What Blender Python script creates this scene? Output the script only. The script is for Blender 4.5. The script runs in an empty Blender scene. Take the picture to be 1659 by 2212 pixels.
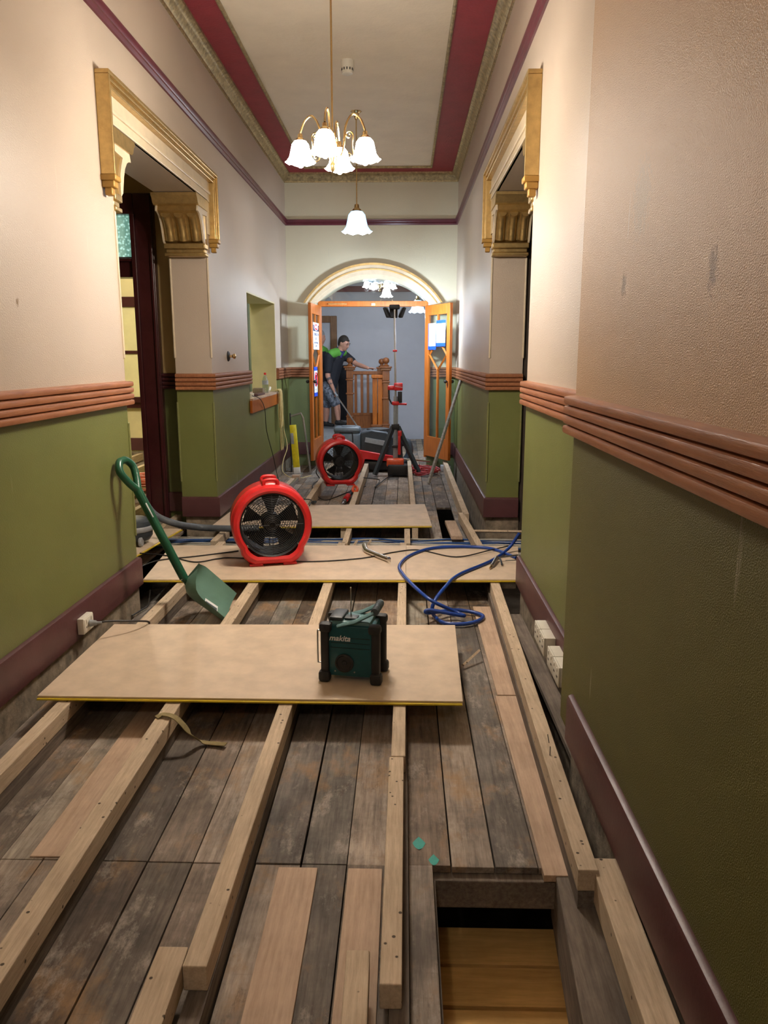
import bpy, bmesh, math, random
from mathutils import Vector, Matrix, Quaternion
random.seed(7)
C = bpy.context.scene.collection
PI = math.pi
# ------------------------------------------------------------------ camera, world, exposure
H = 1.36; FPX = 1660.0
PH = math.atan(334/1660); TH = math.atan(42.5/1660*math.cos(PH))
FW = Vector((-math.sin(TH)*math.cos(PH), math.cos(TH)*math.cos(PH), -math.sin(PH)))
RT = Vector((math.cos(TH), math.sin(TH), 0)); UP = RT.cross(FW)
cam_d = bpy.data.cameras.new('camera'); cam = bpy.data.objects.new('camera', cam_d); C.objects.link(cam)
M = Matrix((RT, UP, -FW)).transposed().to_4x4(); M.translation = (0, 0, H)
cam.matrix_world = M
cam_d.sensor_fit = 'VERTICAL'; cam_d.sensor_height = 36; cam_d.lens = 36*FPX/2212; cam_d.clip_start = .02
S = bpy.context.scene; S.camera = cam
S.view_settings.view_transform = 'Standard'; S.view_settings.look = 'None'
S.view_settings.gamma = 1; S.view_settings.use_curve_mapping = False
S.view_settings.exposure = 0.80
W = bpy.data.worlds.new('world'); S.world = W; W.use_nodes = True
W.node_tree.nodes['Background'].inputs[0].default_value = (1, .8, .6, 1)
W.node_tree.nodes['Background'].inputs[1].default_value = .05

def ray(px, py): return FW + RT*((px-829.5)/FPX) - UP*((py-1106)/FPX)
def at_z(px, py, z): d = ray(px, py); return Vector((0, 0, H)) + d*((z-H)/d.z)
def at_x(px, py, x): d = ray(px, py); return Vector((0, 0, H)) + d*(x/d.x)
def at_y(px, py, y): d = ray(px, py); return Vector((0, 0, H)) + d*(y/d.y)

def light(name, kind, loc, power, col, size=.05, rot=None, size_y=None, spot=None):
    d = bpy.data.lights.new(name, kind); d.energy = power; d.color = col
    if kind == 'AREA':
        d.size = size
        if size_y: d.shape = 'RECTANGLE'; d.size_y = size_y
    else: d.shadow_soft_size = size
    if spot: d.spot_size = spot; d.spot_blend = .6
    o = bpy.data.objects.new(name, d); C.objects.link(o); o.location = loc
    if rot is not None: o.rotation_euler = rot
    return o
WARM = (1, .86, .70); COOL = (.72, .84, 1)

# ------------------------------------------------------------------ materials
def nodes(name):
    m = bpy.data.materials.new(name); m.use_nodes = True
    nt = m.node_tree; b = nt.nodes['Principled BSDF']
    return m, nt, b
def N(nt, t, **k):
    n = nt.nodes.new(t)
    for a, v in k.items(): setattr(n, a, v)
    return n
def coord(nt, scale=(1, 1, 1), loc=(0, 0, 0)):
    t = N(nt, 'ShaderNodeTexCoord'); mp = N(nt, 'ShaderNodeMapping')
    mp.inputs['Scale'].default_value = scale; mp.inputs['Location'].default_value = loc
    nt.links.new(t.outputs['Object'], mp.inputs[0]); return mp.outputs[0]
def noise(nt, vec, scale, detail=4, rough=.6):
    n = N(nt, 'ShaderNodeTexNoise'); n.inputs['Scale'].default_value = scale
    n.inputs['Detail'].default_value = detail; n.inputs['Roughness'].default_value = rough
    nt.links.new(vec, n.inputs['Vector']); return n.outputs['Fac']
def ramp(nt, fac, stops):
    r = N(nt, 'ShaderNodeValToRGB'); e = r.color_ramp.elements
    while len(e) > 1: e.remove(e[-1])
    e[0].position = stops[0][0]; e[0].color = (*stops[0][1], 1)
    for p, c in stops[1:]:
        x = e.new(p); x.color = (*c, 1)
    nt.links.new(fac, r.inputs[0]); return r.outputs[0]
def mixc(nt, fac, a, b, mode='MIX'):
    m = N(nt, 'ShaderNodeMix', data_type='RGBA', blend_type=mode)
    if hasattr(fac, 'is_output'): nt.links.new(fac, m.inputs[0])
    else: m.inputs[0].default_value = fac
    for i, v in ((6, a), (7, b)):
        if hasattr(v, 'is_output'): nt.links.new(v, m.inputs[i])
        else: m.inputs[i].default_value = (*v, 1)
    return m.outputs[2]
def bump(nt, b, h, strength=.3, dist=.01):
    n = N(nt, 'ShaderNodeBump'); n.inputs['Strength'].default_value = strength; n.inputs['Distance'].default_value = dist
    nt.links.new(h, n.inputs['Height']); nt.links.new(n.outputs[0], b.inputs['Normal'])
def plain(name, col, rough=.5, metal=0, nscale=30, var=.12, bmp=0, bscale=60, spec=.5, coat=0):
    m, nt, b = nodes(name); v = coord(nt)
    f = noise(nt, v, nscale)
    lo = tuple(c*(1-var) for c in col); hi = tuple(min(1, c*(1+var)) for c in col)
    nt.links.new(ramp(nt, f, [(.3, lo), (.7, hi)]), b.inputs['Base Color'])
    b.inputs['Roughness'].default_value = rough; b.inputs['Metallic'].default_value = metal
    b.inputs['Specular IOR Level'].default_value = spec; b.inputs['Coat Weight'].default_value = coat
    if bmp: bump(nt, b, noise(nt, v, bscale, 5), bmp, .004)
    return m
def emit(name, col, strength, base=(.8, .8, .8)):
    m, nt, b = nodes(name); b.inputs['Base Color'].default_value = (*base, 1)
    b.inputs['Emission Color'].default_value = (*col, 1); b.inputs['Emission Strength'].default_value = strength
    b.inputs['Roughness'].default_value = .25
    return m
def glass(name, tint=(1, 1, 1), t=.85, rough=.02):
    m, nt, b = nodes(name); out = nt.nodes['Material Output']
    tr = N(nt, 'ShaderNodeBsdfTransparent'); gl = N(nt, 'ShaderNodeBsdfGlossy'); mx = N(nt, 'ShaderNodeMixShader')
    tr.inputs[0].default_value = (*tint, 1); gl.inputs['Roughness'].default_value = rough
    mx.inputs[0].default_value = 1-t
    nt.links.new(tr.outputs[0], mx.inputs[1]); nt.links.new(gl.outputs[0], mx.inputs[2]); nt.links.new(mx.outputs[0], out.inputs[0])
    nt.nodes.remove(b)
    return m
def wall_paint(name, up, low, split, rough=.42, marks=(), bscale=170, bstr=.35):
    m, nt, b = nodes(name); v = coord(nt)
    sx = N(nt, 'ShaderNodeSeparateXYZ'); nt.links.new(v, sx.inputs[0])
    gt = N(nt, 'ShaderNodeMath', operation='GREATER_THAN'); nt.links.new(sx.outputs[2], gt.inputs[0]); gt.inputs[1].default_value = split
    f = noise(nt, v, 1.3, 3); f2 = noise(nt, v, 40, 3)
    cu = ramp(nt, f, [(.3, tuple(c*.93 for c in up)), (.7, up)])
    cl = ramp(nt, f, [(.3, tuple(c*.88 for c in low)), (.7, tuple(c*1.06 for c in low))])
    c = mixc(nt, gt.outputs[0], cl, cu)
    # scuffs: thin vertical pale scratches
    vs = coord(nt, (9, 9, .9)); sc = noise(nt, vs, 2.2, 2)
    c = mixc(nt, ramp(nt, sc, [(.72, (0, 0, 0)), (.76, (.35, .35, .35))]), c, (.55, .52, .42))
    for (x, y, z, ry, rz, col) in marks:
        sub = N(nt, 'ShaderNodeVectorMath', operation='SUBTRACT'); nt.links.new(v, sub.inputs[0]); sub.inputs[1].default_value = (x, y, z)
        mul = N(nt, 'ShaderNodeVectorMath', operation='MULTIPLY'); nt.links.new(sub.outputs[0], mul.inputs[0]); mul.inputs[1].default_value = (0, 1/ry, 1/rz)
        ln = N(nt, 'ShaderNodeVectorMath', operation='LENGTH'); nt.links.new(mul.outputs[0], ln.inputs[0])
        ad = N(nt, 'ShaderNodeMath', operation='MULTIPLY_ADD'); nt.links.new(noise(nt, v, 60, 5), ad.inputs[0]); ad.inputs[1].default_value = 1.6; nt.links.new(ln.outputs['Value'], ad.inputs[2])
        fac = ramp(nt, ad.outputs[0], [(.0, (.9, .9, .9)), (.75/2, (.85, .85, .85)), (1.0, (0, 0, 0))])
        dv = N(nt, 'ShaderNodeMath', operation='MULTIPLY'); nt.links.new(ad.outputs[0], dv.inputs[0]); dv.inputs[1].default_value = .55
        fac = ramp(nt, dv.outputs[0], [(.62, (.95, .95, .95)), (.86, (0, 0, 0))])
        c = mixc(nt, fac, c, col)
    nt.links.new(c, b.inputs['Base Color']); b.inputs['Roughness'].default_value = rough
    bump(nt, b, noise(nt, v, bscale, 2, .5), bstr, .004)
    return m
def timber(name, dark, light_, rough=.75, along='Y', stain=.5, grain=1.0, nails=False, attr=False, patch=None):
    m, nt, b = nodes(name)
    sc = {'Y': (14, 1.0, 14), 'X': (1.0, 14, 14), 'Z': (14, 14, 1.0)}[along]
    v = coord(nt, sc); v0 = coord(nt)
    g = noise(nt, v, 5*grain, 6, .7); big = noise(nt, v0, 3.2, 5, .65)
    mid = tuple((a+c)/2 for a, c in zip(dark, light_))
    c = ramp(nt, g, [(.28, dark), (.5, mid), (.72, light_)])
    if attr:
        a = N(nt, 'ShaderNodeAttribute'); a.attribute_name = 'tint'
        c = mixc(nt, 1.0, c, a.outputs['Color'], 'MULTIPLY')
    blot = ramp(nt, big, [(.35, (1-stain,)*3), (.62, (1, 1, 1))])
    c = mixc(nt, 1.0, c, blot, 'MULTIPLY')
    if patch: c = mixc(nt, ramp(nt, noise(nt, coord(nt, (1, .6, 1), (3, 5, 1)), 4.5, 6, .7), [(.52, (0, 0, 0)), (.66, (.6, .6, .6))]), c, patch)
    if attr:
        c = mixc(nt, ramp(nt, noise(nt, coord(nt, (1, .45, 1), (7, 2, 3)), 11, 8, .78), [(.54, (0, 0, 0)), (.70, (.55, .55, .55))]), c, (.55, .48, .41))
        c = mixc(nt, ramp(nt, noise(nt, coord(nt, (1, .35, 1), (1, 9, 4)), 16, 8, .8), [(.30, (.75, .75, .75)), (.43, (0, 0, 0))]), c, (.075, .05, .035))
        c = mixc(nt, ramp(nt, noise(nt, coord(nt, (2, 30, 2), (4, 4, 4)), 3, 5, .7), [(.60, (0, 0, 0)), (.72, (.3, .3, .3))]), c, (.10, .08, .06))
    if nails:
        vo = N(nt, 'ShaderNodeTexVoronoi'); vo.inputs['Scale'].default_value = 24; nt.links.new(v0, vo.inputs['Vector'])
        c = mixc(nt, ramp(nt, vo.outputs['Distance'], [(.09, (.9, .9, .9)), (.13, (0, 0, 0))]), c, (.03, .02, .012))
    nt.links.new(c, b.inputs['Base Color']); b.inputs['Roughness'].default_value = rough
    b.inputs['Specular IOR Level'].default_value = .3
    bump(nt, b, g, .45, .004)
    return m

UPC = (.53, .445, .36); GRN = (.165, .182, .054)
MT = {}
MT['wall_l'] = wall_paint('wall_paint_left', UPC, GRN, 1.15, marks=[(0, 3.19, 1.58, .018, .03, (.22, .14, .06))])
MT['wall_r'] = wall_paint('wall_paint_right', UPC, GRN, 1.15)
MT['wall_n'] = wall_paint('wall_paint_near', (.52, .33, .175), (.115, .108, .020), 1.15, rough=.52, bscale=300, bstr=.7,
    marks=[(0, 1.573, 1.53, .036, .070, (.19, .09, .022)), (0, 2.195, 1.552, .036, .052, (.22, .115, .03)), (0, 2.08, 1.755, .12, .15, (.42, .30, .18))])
MT['wall_e'] = wall_paint('wall_paint_end', (.64, .60, .44), (.17, .20, .09), 1.15)
MT['ochre'] = wall_paint('wall_paint_passage', (.50, .36, .15), (.13, .15, .045), 1.15)
MT['yellow'] = plain('yellow_plaster', (.72, .64, .36), .6, nscale=2, bmp=.2)
MT['hatchg'] = plain('hatch_plaster', (.48, .52, .24), .6, nscale=2, bmp=.2)
MT['hatchl'] = plain('hatch_lining', (.56, .50, .27), .5, nscale=2, bmp=.15)
MT['blue'] = plain('pale_grey_plaster', (.50, .51, .56), .65, nscale=1.2, var=.08, bmp=.15)
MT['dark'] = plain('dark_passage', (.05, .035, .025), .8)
MT['ceil'] = plain('ceiling_paper', (.84, .76, .62), .7, nscale=3, var=.05, bmp=.9, bscale=22)
MT['crimson'] = plain('crimson_band', (.30, .028, .045), .55, nscale=8, bmp=.8, bscale=40)
MT['gold'] = plain('gold_paint', (.55, .39, .16), .34, .8, nscale=25, var=.16, bmp=.15)
MT['goldc'] = plain('gilt_cornice', (.40, .32, .17), .42, .6, nscale=30, var=.45, bmp=1.0, bscale=28)
MT['greenbead'] = plain('green_bead', (.20, .21, .075), .4)
MT['cream'] = plain('cream_gloss', (.66, .56, .40), .35, nscale=12, var=.08)
MT['ochreg'] = plain('ochre_trim', (.42, .24, .05), .45, .2, nscale=8, var=.2)
MT['plum'] = plain('plum_gloss', (.11, .02, .032), .3, nscale=6, var=.2)
MT['maroon'] = plain('maroon_skirting', (.085, .03, .032), .4, nscale=5, var=.2, bmp=.15)
MT['mdark'] = plain('dark_maroon_gloss', (.055, .012, .014), .25, nscale=5, var=.2)
MT['rail'] = timber('dado_timber', (.27, .10, .045), (.44, .19, .09), .35, 'Y', .15, .8)
MT['railx'] = timber('dado_timber_cross', (.23, .08, .04), (.38, .16, .08), .35, 'X', .15, .8)
MT['stone'] = plain('rough_mortar', (.26, .21, .15), .95, nscale=14, var=.5, bmp=1.0, bscale=35)
MT['dirt'] = plain('dirt', (.05, .04, .03), 1, nscale=10, var=.4, bmp=.8)
MT['board'] = timber('old_floorboard', (.20, .16, .13), (.56, .46, .37), .7, 'Y', .58, 1, attr=True, patch=(.36, .21, .09))
MT['pale'] = timber('pale_floorboard', (.44, .31, .215), (.66, .49, .36), .7, 'Y', .22, 1)
MT['pit'] = timber('amber_floorboard', (.60, .34, .09), (.85, .52, .18), .65, 'X', .2, 1)
MT['joist'] = timber('joist_timber', (.46, .345, .23), (.74, .60, .44), .75, 'Y', .2, 1.4, nails=True)
MT['oldj'] = timber('old_dark_joist', (.10, .08, .065), (.28, .23, .185), .85, 'Y', .4, 1)
MT['chip'] = plain('particleboard', (.62, .49, .36), .6, nscale=9, var=.12, bmp=.1, bscale=200)
MT['tongue'] = plain('yellow_tongue', (.65, .48, .02), .4)
MT['door'] = timber('amber_door_timber', (.34, .085, .012), (.56, .17, .025), .35, 'Z', .15, .8)
MT['newel'] = timber('newel_timber', (.17, .055, .018), (.34, .12, .035), .35, 'Z', .25, .8)
MT['casing'] = timber('casing_timber', (.15, .07, .03), (.28, .15, .07), .4, 'Z', .2, .8)
MT['glass'] = glass('clear_glass', (.93, .96, .95), .88)
MT['frost'] = emit('frosted_glass_glow', (.45, .75, .62), .6, (.5, .7, .6))  # self-glow stands in for light coming through the transom glass
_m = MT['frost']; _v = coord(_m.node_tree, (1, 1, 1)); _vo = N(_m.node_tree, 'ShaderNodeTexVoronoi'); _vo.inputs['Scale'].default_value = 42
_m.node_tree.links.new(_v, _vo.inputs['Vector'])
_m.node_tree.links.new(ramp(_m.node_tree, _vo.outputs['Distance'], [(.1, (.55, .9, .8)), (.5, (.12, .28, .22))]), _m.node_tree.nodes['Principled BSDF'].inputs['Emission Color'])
MT['blind'] = plain('yellow_frosted_pane', (.80, .74, .42), .5, nscale=4, var=.08)
MT['red'] = plain('red_plastic', (.60, .02, .022), .32, nscale=4, var=.12)
MT['orange'] = plain('orange_plastic', (.75, .10, .03), .35)
MT['black'] = plain('black_plastic', (.008, .007, .008), .55)
MT['blackm'] = plain('black_rubber', (.02, .02, .022), .6)
MT['dgrey'] = plain('dark_grey_plastic', (.035, .045, .055), .45)
MT['grey'] = plain('slate_grey_plastic', (.085, .11, .13), .4)
MT['lgrey'] = plain('light_grey_plastic', (.32, .34, .36), .45)
MT['teal'] = plain('teal_plastic', (.006, .085, .105), .4)
MT['tealm'] = plain('pale_teal_plastic', (.10, .22, .24), .4)
MT['green'] = plain('green_plastic', (.012, .085, .045), .3, nscale=7)
MT['greenp'] = plain('dull_green_plastic', (.13, .25, .20), .42, nscale=7)
MT['chrome'] = plain('chrome', (.62, .60, .56), .18, 1, var=.05)
MT['steel'] = plain('brushed_metal', (.48, .48, .47), .32, .9, var=.1)
MT['brass'] = plain('polished_brass', (.70, .52, .26), .22, 1, var=.1)
MT['white'] = plain('white_plastic', (.74, .71, .62), .4, var=.03)
MT['whitep'] = plain('white_paper', (.80, .82, .84), .6, var=.02)
MT['bluep'] = plain('blue_card', (.01, .07, .62), .5, var=.05)
MT['navy'] = plain('navy_ink', (.015, .02, .07), .5)
MT['signred'] = plain('sign_red', (.70, .01, .03), .4, var=.03)
MT['bluehose'] = plain('blue_hose', (.012, .055, .30), .28, nscale=5)
MT['bluecab'] = plain('blue_cable', (.03, .09, .28), .5)
MT['whitecab'] = plain('grey_white_cable', (.50, .48, .43), .5)
MT['blackcab'] = plain('black_cable', (.015, .013, .013), .5)
MT['creamcab'] = plain('cream_cord', (.62, .50, .22), .5)
MT['orangecab'] = plain('orange_cord', (.75, .16, .03), .45)
MT['redcab'] = plain('red_cord', (.30, .02, .02), .5)
MT['conduit'] = plain('dusty_conduit', (.33, .31, .28), .8, nscale=40, var=.35)
MT['hose'] = plain('grey_vacuum_hose', (.10, .115, .135), .5)
MT['yel'] = plain('yellow_enamel', (.78, .66, .02), .4)
MT['strap'] = plain('khaki_webbing', (.25, .20, .09), .9, nscale=60, bmp=.5)
MT['skin'] = plain('skin', (.55, .28, .20), .5, var=.08)
MT['hair'] = plain('dark_hair', (.025, .018, .013), .7, bmp=.8)
MT['ghair'] = plain('grey_hair', (.30, .30, .30), .7, bmp=.8)
MT['polo'] = plain('black_polo', (.012, .014, .022), .8)
MT['lime'] = plain('lime_yoke', (.11, .38, .05), .7)
MT['collar'] = plain('navy_collar', (.03, .03, .16), .7)
MT['shorts'] = plain('patterned_shorts', (.14, .16, .20), .85, nscale=28, var=.9)
MT['tattoo'] = plain('tattoo_ink', (.12, .09, .09), .6, nscale=50, var=.5)
MT['cardb'] = plain('brown_cloth', (.22, .17, .11), .9, bmp=.5)
MT['water'] = glass('clear_plastic', (.80, .88, .92), .8)
MT['turq'] = plain('turquoise_paint', (.06, .42, .36), .7)
MT['shade'] = emit('lit_glass_shade', (1, .92, .82), 45.0)
MT['shadeb'] = emit('blue_white_glass_shade', (.34, .66, 1), 1.25)
MT['shadef'] = emit('far_lit_glass_shade', (1, .94, .86), 7.0)
MT['bulb'] = emit('lit_bulb', (1, .95, .9), 14)
MT['led'] = emit('led_panel', (.85, .93, 1), 8)

# ------------------------------------------------------------------ mesh builder
class MB:
    def __init__(s): s.bm = bmesh.new(); s.tint = s.bm.loops.layers.color.new('tint'); s.cur = (1, 1, 1, 1)
    def _paint(s, faces):
        for f in faces:
            for l in f.loops: l[s.tint] = s.cur
    def box(s, x0, x1, y0, y1, z0, z1, mat=None, bevel=0):
        vs = [s.bm.verts.new(p) for p in [(x0, y0, z0), (x1, y0, z0), (x1, y1, z0), (x0, y1, z0), (x0, y0, z1), (x1, y0, z1), (x1, y1, z1), (x0, y1, z1)]]
        if mat is not None:
            for v in vs: v.co = mat @ v.co
        fs = [s.bm.faces.new([vs[i] for i in f]) for f in [(0, 3, 2, 1), (4, 5, 6, 7), (0, 1, 5, 4), (1, 2, 6, 5), (2, 3, 7, 6), (3, 0, 4, 7)]]
        s._paint(fs)
        if bevel:
            r = bmesh.ops.bevel(s.bm, geom=list({e for f in fs for e in f.edges}), offset=bevel, segments=2, affect='EDGES', profile=.5)
            s._paint(r['faces'])
        return s
    def cbox(s, c, size, rot=None, bevel=0):
        m = Matrix.Translation(c) @ (rot.to_4x4() if rot is not None else Matrix())
        a, b, d = size[0]/2, size[1]/2, size[2]/2
        return s.box(-a, a, -b, b, -d, d, m, bevel)
    def prism(s, poly, axis, a0, a1, mat=None):
        def P(u, v, a): return {'X': (a, u, v), 'Y': (u, a, v), 'Z': (u, v, a)}[axis]
        A = [s.bm.verts.new(P(u, v, a0)) for u, v in poly]; B = [s.bm.verts.new(P(u, v, a1)) for u, v in poly]
        if mat is not None:
            for v in A+B: v.co = mat @ v.co
        fs = [s.bm.faces.new(A), s.bm.faces.new(B[::-1])]
        n = len(poly)
        for i in range(n): fs.append(s.bm.faces.new([A[i], B[i], B[(i+1) % n], A[(i+1) % n]]))
        s._paint(fs); return s
    def rings(s, R, cap=True, closed=False):
        L = [[s.bm.verts.new(p) for p in r] for r in R]; n = len(L[0]); fs = []
        m = len(L)
        for i in range(m if closed else m-1):
            a, b = L[i], L[(i+1) % m]
            for j in range(n):
                try: fs.append(s.bm.faces.new([a[j], a[(j+1) % n], b[(j+1) % n], b[j]]))
                except ValueError: pass
        if cap and not closed:
            fs.append(s.bm.faces.new(L[0][::-1])); fs.append(s.bm.faces.new(L[-1]))
        s._paint(fs); return s
    def tube(s, pts, r, n=8, closed=False, cap=True, smooth=0, rad=None, flat=1.0):
        pts = [Vector(p) for p in pts]
        if smooth: pts = spline(pts, smooth, closed)
        m = len(pts); T = []
        for i in range(m):
            a = pts[(i-1) % m] if (closed or i > 0) else pts[i]; b = pts[(i+1) % m] if (closed or i < m-1) else pts[i]
            t = b-a; T.append(t.normalized() if t.length > 1e-9 else Vector((0, 0, 1)))
        u = Vector((0, 0, 1)) if abs(T[0].z) < .9 else Vector((1, 0, 0))
        u = (u - T[0]*u.dot(T[0])).normalized(); R = []
        for i in range(m):
            u = u - T[i]*u.dot(T[i])
            if u.length < 1e-6: u = T[i].orthogonal()
            u.normalize(); w = T[i].cross(u)
            rr = r if rad is None else (rad[i] if len(rad) == m else rad[0]+(rad[-1]-rad[0])*i/(m-1))
            R.append([pts[i] + (u*math.cos(2*PI*j/n)*flat + w*math.sin(2*PI*j/n))*rr for j in range(n)])
        return s.rings(R, cap, closed)
    def cyl(s, p0, p1, r0, r1=None, n=20):
        return s.tube([p0, p1], r0, n, rad=[r0, r0 if r1 is None else r1])
    def lathe(s, prof, c=(0, 0, 0), axis='Z', n=32, cap=True, wave=None):
        c = Vector(c); R = []
        for k, (r, a) in enumerate(prof):
            ring = []
            for j in range(n):
                t = 2*PI*j/n; rr = max(r, 1e-5); aa = a
                if wave and wave[k]: rr += wave[k]*math.cos(8*t); aa += wave[k]*.7*math.cos(8*t)
                u, w = rr*math.cos(t), rr*math.sin(t)
                ring.append(c + Vector({'Z': (u, w, aa), 'Y': (u, aa, -w), 'X': (aa, u, w)}[axis]))
            R.append(ring)
        return s.rings(R, cap)
    def sphere(s, c, r, sc=(1, 1, 1), n=16, m=10, mat=None):
        res = bmesh.ops.create_uvsphere(s.bm, u_segments=n, v_segments=m, radius=r)
        for v in res['verts']:
            v.co = Vector((v.co.x*sc[0], v.co.y*sc[1], v.co.z*sc[2]))
            if mat is not None: v.co = mat @ v.co
            v.co += Vector(c)
        s._paint({f for v in res['verts'] for f in v.link_faces}); return s
    def build(s, name, mat, parent=None, smooth=True, world=False, bevel=0, recalc=True):
        if recalc: bmesh.ops.recalc_face_normals(s.bm, faces=s.bm.faces[:])
        me = bpy.data.meshes.new(name); s.bm.to_mesh(me); s.bm.free()
        if smooth:
            me.polygons.foreach_set('use_smooth', [True]*len(me.polygons))
            try: me.set_sharp_from_angle(angle=math.radians(38))
            except Exception: pass
        o = bpy.data.objects.new(name, me); C.objects.link(o)
        for mm in (mat if isinstance(mat, (list, tuple)) else [mat]): me.materials.append(MT[mm] if isinstance(mm, str) else mm)
        if parent is not None:
            o.parent = parent
            if world: me.transform(chain(parent).inverted())
        if bevel:
            md = o.modifiers.new('bevel', 'BEVEL'); md.width = bevel; md.segments = 2; md.limit_method = 'ANGLE'; md.angle_limit = math.radians(50)
        return o
def chain(o):
    m = Matrix()
    while o is not None:
        m = Matrix.LocRotScale(o.location, o.rotation_euler, o.scale) @ m; o = o.parent
    return m
def spline(pts, k, closed=False):
    out = []; n = len(pts)
    rng = range(n if closed else n-1)
    for i in rng:
        p0 = pts[(i-1) % n] if (closed or i > 0) else pts[i]; p1 = pts[i]; p2 = pts[(i+1) % n]
        p3 = pts[(i+2) % n] if (closed or i < n-2) else p2
        for j in range(k):
            t = j/k
            out.append(.5*((2*p1)+(p2-p0)*t+(2*p0-5*p1+4*p2-p3)*t*t+(-p0+3*p1-3*p2+p3)*t**3))
    if not closed: out.append(pts[-1].copy())
    return out
def thing(name, label, cat, loc=(0, 0, 0), rotz=0, group=None, rot=None):
    o = bpy.data.objects.new(name, None); C.objects.link(o); o.location = loc
    o.rotation_euler = rot if rot else (0, 0, rotz); o.empty_display_size = .05
    o['label'] = label; o['category'] = cat
    if group: o['group'] = group
    return o
def tag(o, label, cat, group=None, kind=None):
    o['label'] = label; o['category'] = cat
    if group: o['group'] = group
    if kind: o['kind'] = kind
    return o
def struct(o, label=None, cat=None):
    o['kind'] = 'structure'
    if label: o['label'] = label
    if cat: o['category'] = cat
    return o
def sweep(name, path, prof, side, mat, closed_prof=True):
    """profile (d, z) swept along a horizontal path of (x, y); side = +1 offsets to the left of travel"""
    P = [Vector((x, y)) for x, y in path]; n = len(P); mb = MB(); R = []
    for i in range(n):
        d1 = (P[i]-P[i-1]).normalized() if i > 0 else (P[1]-P[0]).normalized()
        d2 = (P[i+1]-P[i]).normalized() if i < n-1 else d1
        n1 = Vector((-d1.y, d1.x))*side; n2 = Vector((-d2.y, d2.x))*side
        b = (n1+n2); b = b/ max(1e-6, b.dot(n1)) if b.length > 1e-6 else n1
        R.append([Vector((P[i].x+b.x*d, P[i].y+b.y*d, z)) for d, z in prof])
    mb.rings(R, cap=True)
    return mb.build(name, mat, smooth=True)
def text(name, body, size, mat, parent, m, shear=0, extrude=.0006, align='CENTER', bold=0):
    cu = bpy.data.curves.new(name, 'FONT'); cu.body = body; cu.size = size; cu.shear = shear; cu.extrude = extrude
    cu.align_x = align; cu.align_y = 'CENTER'; cu.offset = bold
    t = bpy.data.objects.new('tmp', cu); C.objects.link(t)
    dg = bpy.context.evaluated_depsgraph_get(); me = bpy.data.meshes.new_from_object(t.evaluated_get(dg))
    bpy.data.objects.remove(t); me.transform(m)
    me.materials.clear(); me.materials.append(MT[mat])
    o = bpy.data.objects.new(name, me); C.objects.link(o); o.parent = parent; return o

# ------------------------------------------------------------------ room shell
XL, XR, XN, YE, ZC = -1.57, .70, .60, 10.65, 3.71
L1, L2, R1, R2, ZH = 4.36, 6.37, 4.44, 6.40, 2.57
wl = MB()
wl.box(XL-.3, XL, -2.2, L1, .03, ZC+.1); wl.box(XL-.3, XL, L1, L2, ZH, ZC+.1)
wl.box(XL-.3, XL, L2, 7.9, .03, ZC+.1); wl.box(XL-.3, XL, 7.9, 9.6, .03, .93); wl.box(XL-.3, XL, 7.9, 9.6, 2.01, ZC+.1); wl.box(XL-.3, XL, 9.6, YE+.3, .03, ZC+.1)
struct(wl.build('wall_left', 'wall_l', smooth=False))
wr = MB()
wr.box(XR, XR+.3, 2.6, R1, .03, ZC+.1); wr.box(XR, XR+.3, R1, R2, ZH, ZC+.1); wr.box(XR, XR+.27, R2, YE+.3, .03, ZC+.1)
struct(wr.build('wall_right', 'wall_r', smooth=False))
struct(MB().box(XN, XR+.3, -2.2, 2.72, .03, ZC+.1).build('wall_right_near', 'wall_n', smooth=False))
ff = MB()
ff.box(XL-.28, XL+.005, -2.2, L1-.01, -.6, .03); ff.box(XL-.28, XL+.005, L2+.01, YE, -.6, .03)
struct(ff.build('wall_left_footing', 'stone', smooth=False))
ff = MB()
ff.box(XN+.02, XR+.28, -2.2, 2.6, -.6, .03); ff.box(XR+.005, XR+.28, 2.6, R1-.01, -.6, .03); ff.box(XR+.005, XR+.28, R2+.01, YE, -.6, .03)
struct(ff.build('wall_right_footing', 'stone', smooth=False))
def arc(cx, hc, rise, z0, n=28):
    R = (hc*hc+rise*rise)/(2*rise); a = math.asin(min(1, hc/R)); zc = z0+rise-R
    return [(cx+R*math.sin(t), zc+R*math.cos(t)) for t in [(-a+2*a*i/n) for i in range(n+1)]]
AX = -.415; ZS = 2.075
inner = arc(AX, .74, .315, ZS)
poly = [(XL-.3, -.5), (AX-.74, -.5)] + inner + [(AX+.74, -.5), (XR+.3, -.5), (XR+.3, ZC+.1), (XL-.3, ZC+.1)]
struct(MB().prism(poly, 'Y', YE, YE+.32).build('wall_end', 'wall_e', smooth=False))
struct(MB().box(XL-.3, XR+.3, -2.4, -2.2, -.6, ZC+.1).build('wall_back', 'wall_r', smooth=False))
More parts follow.
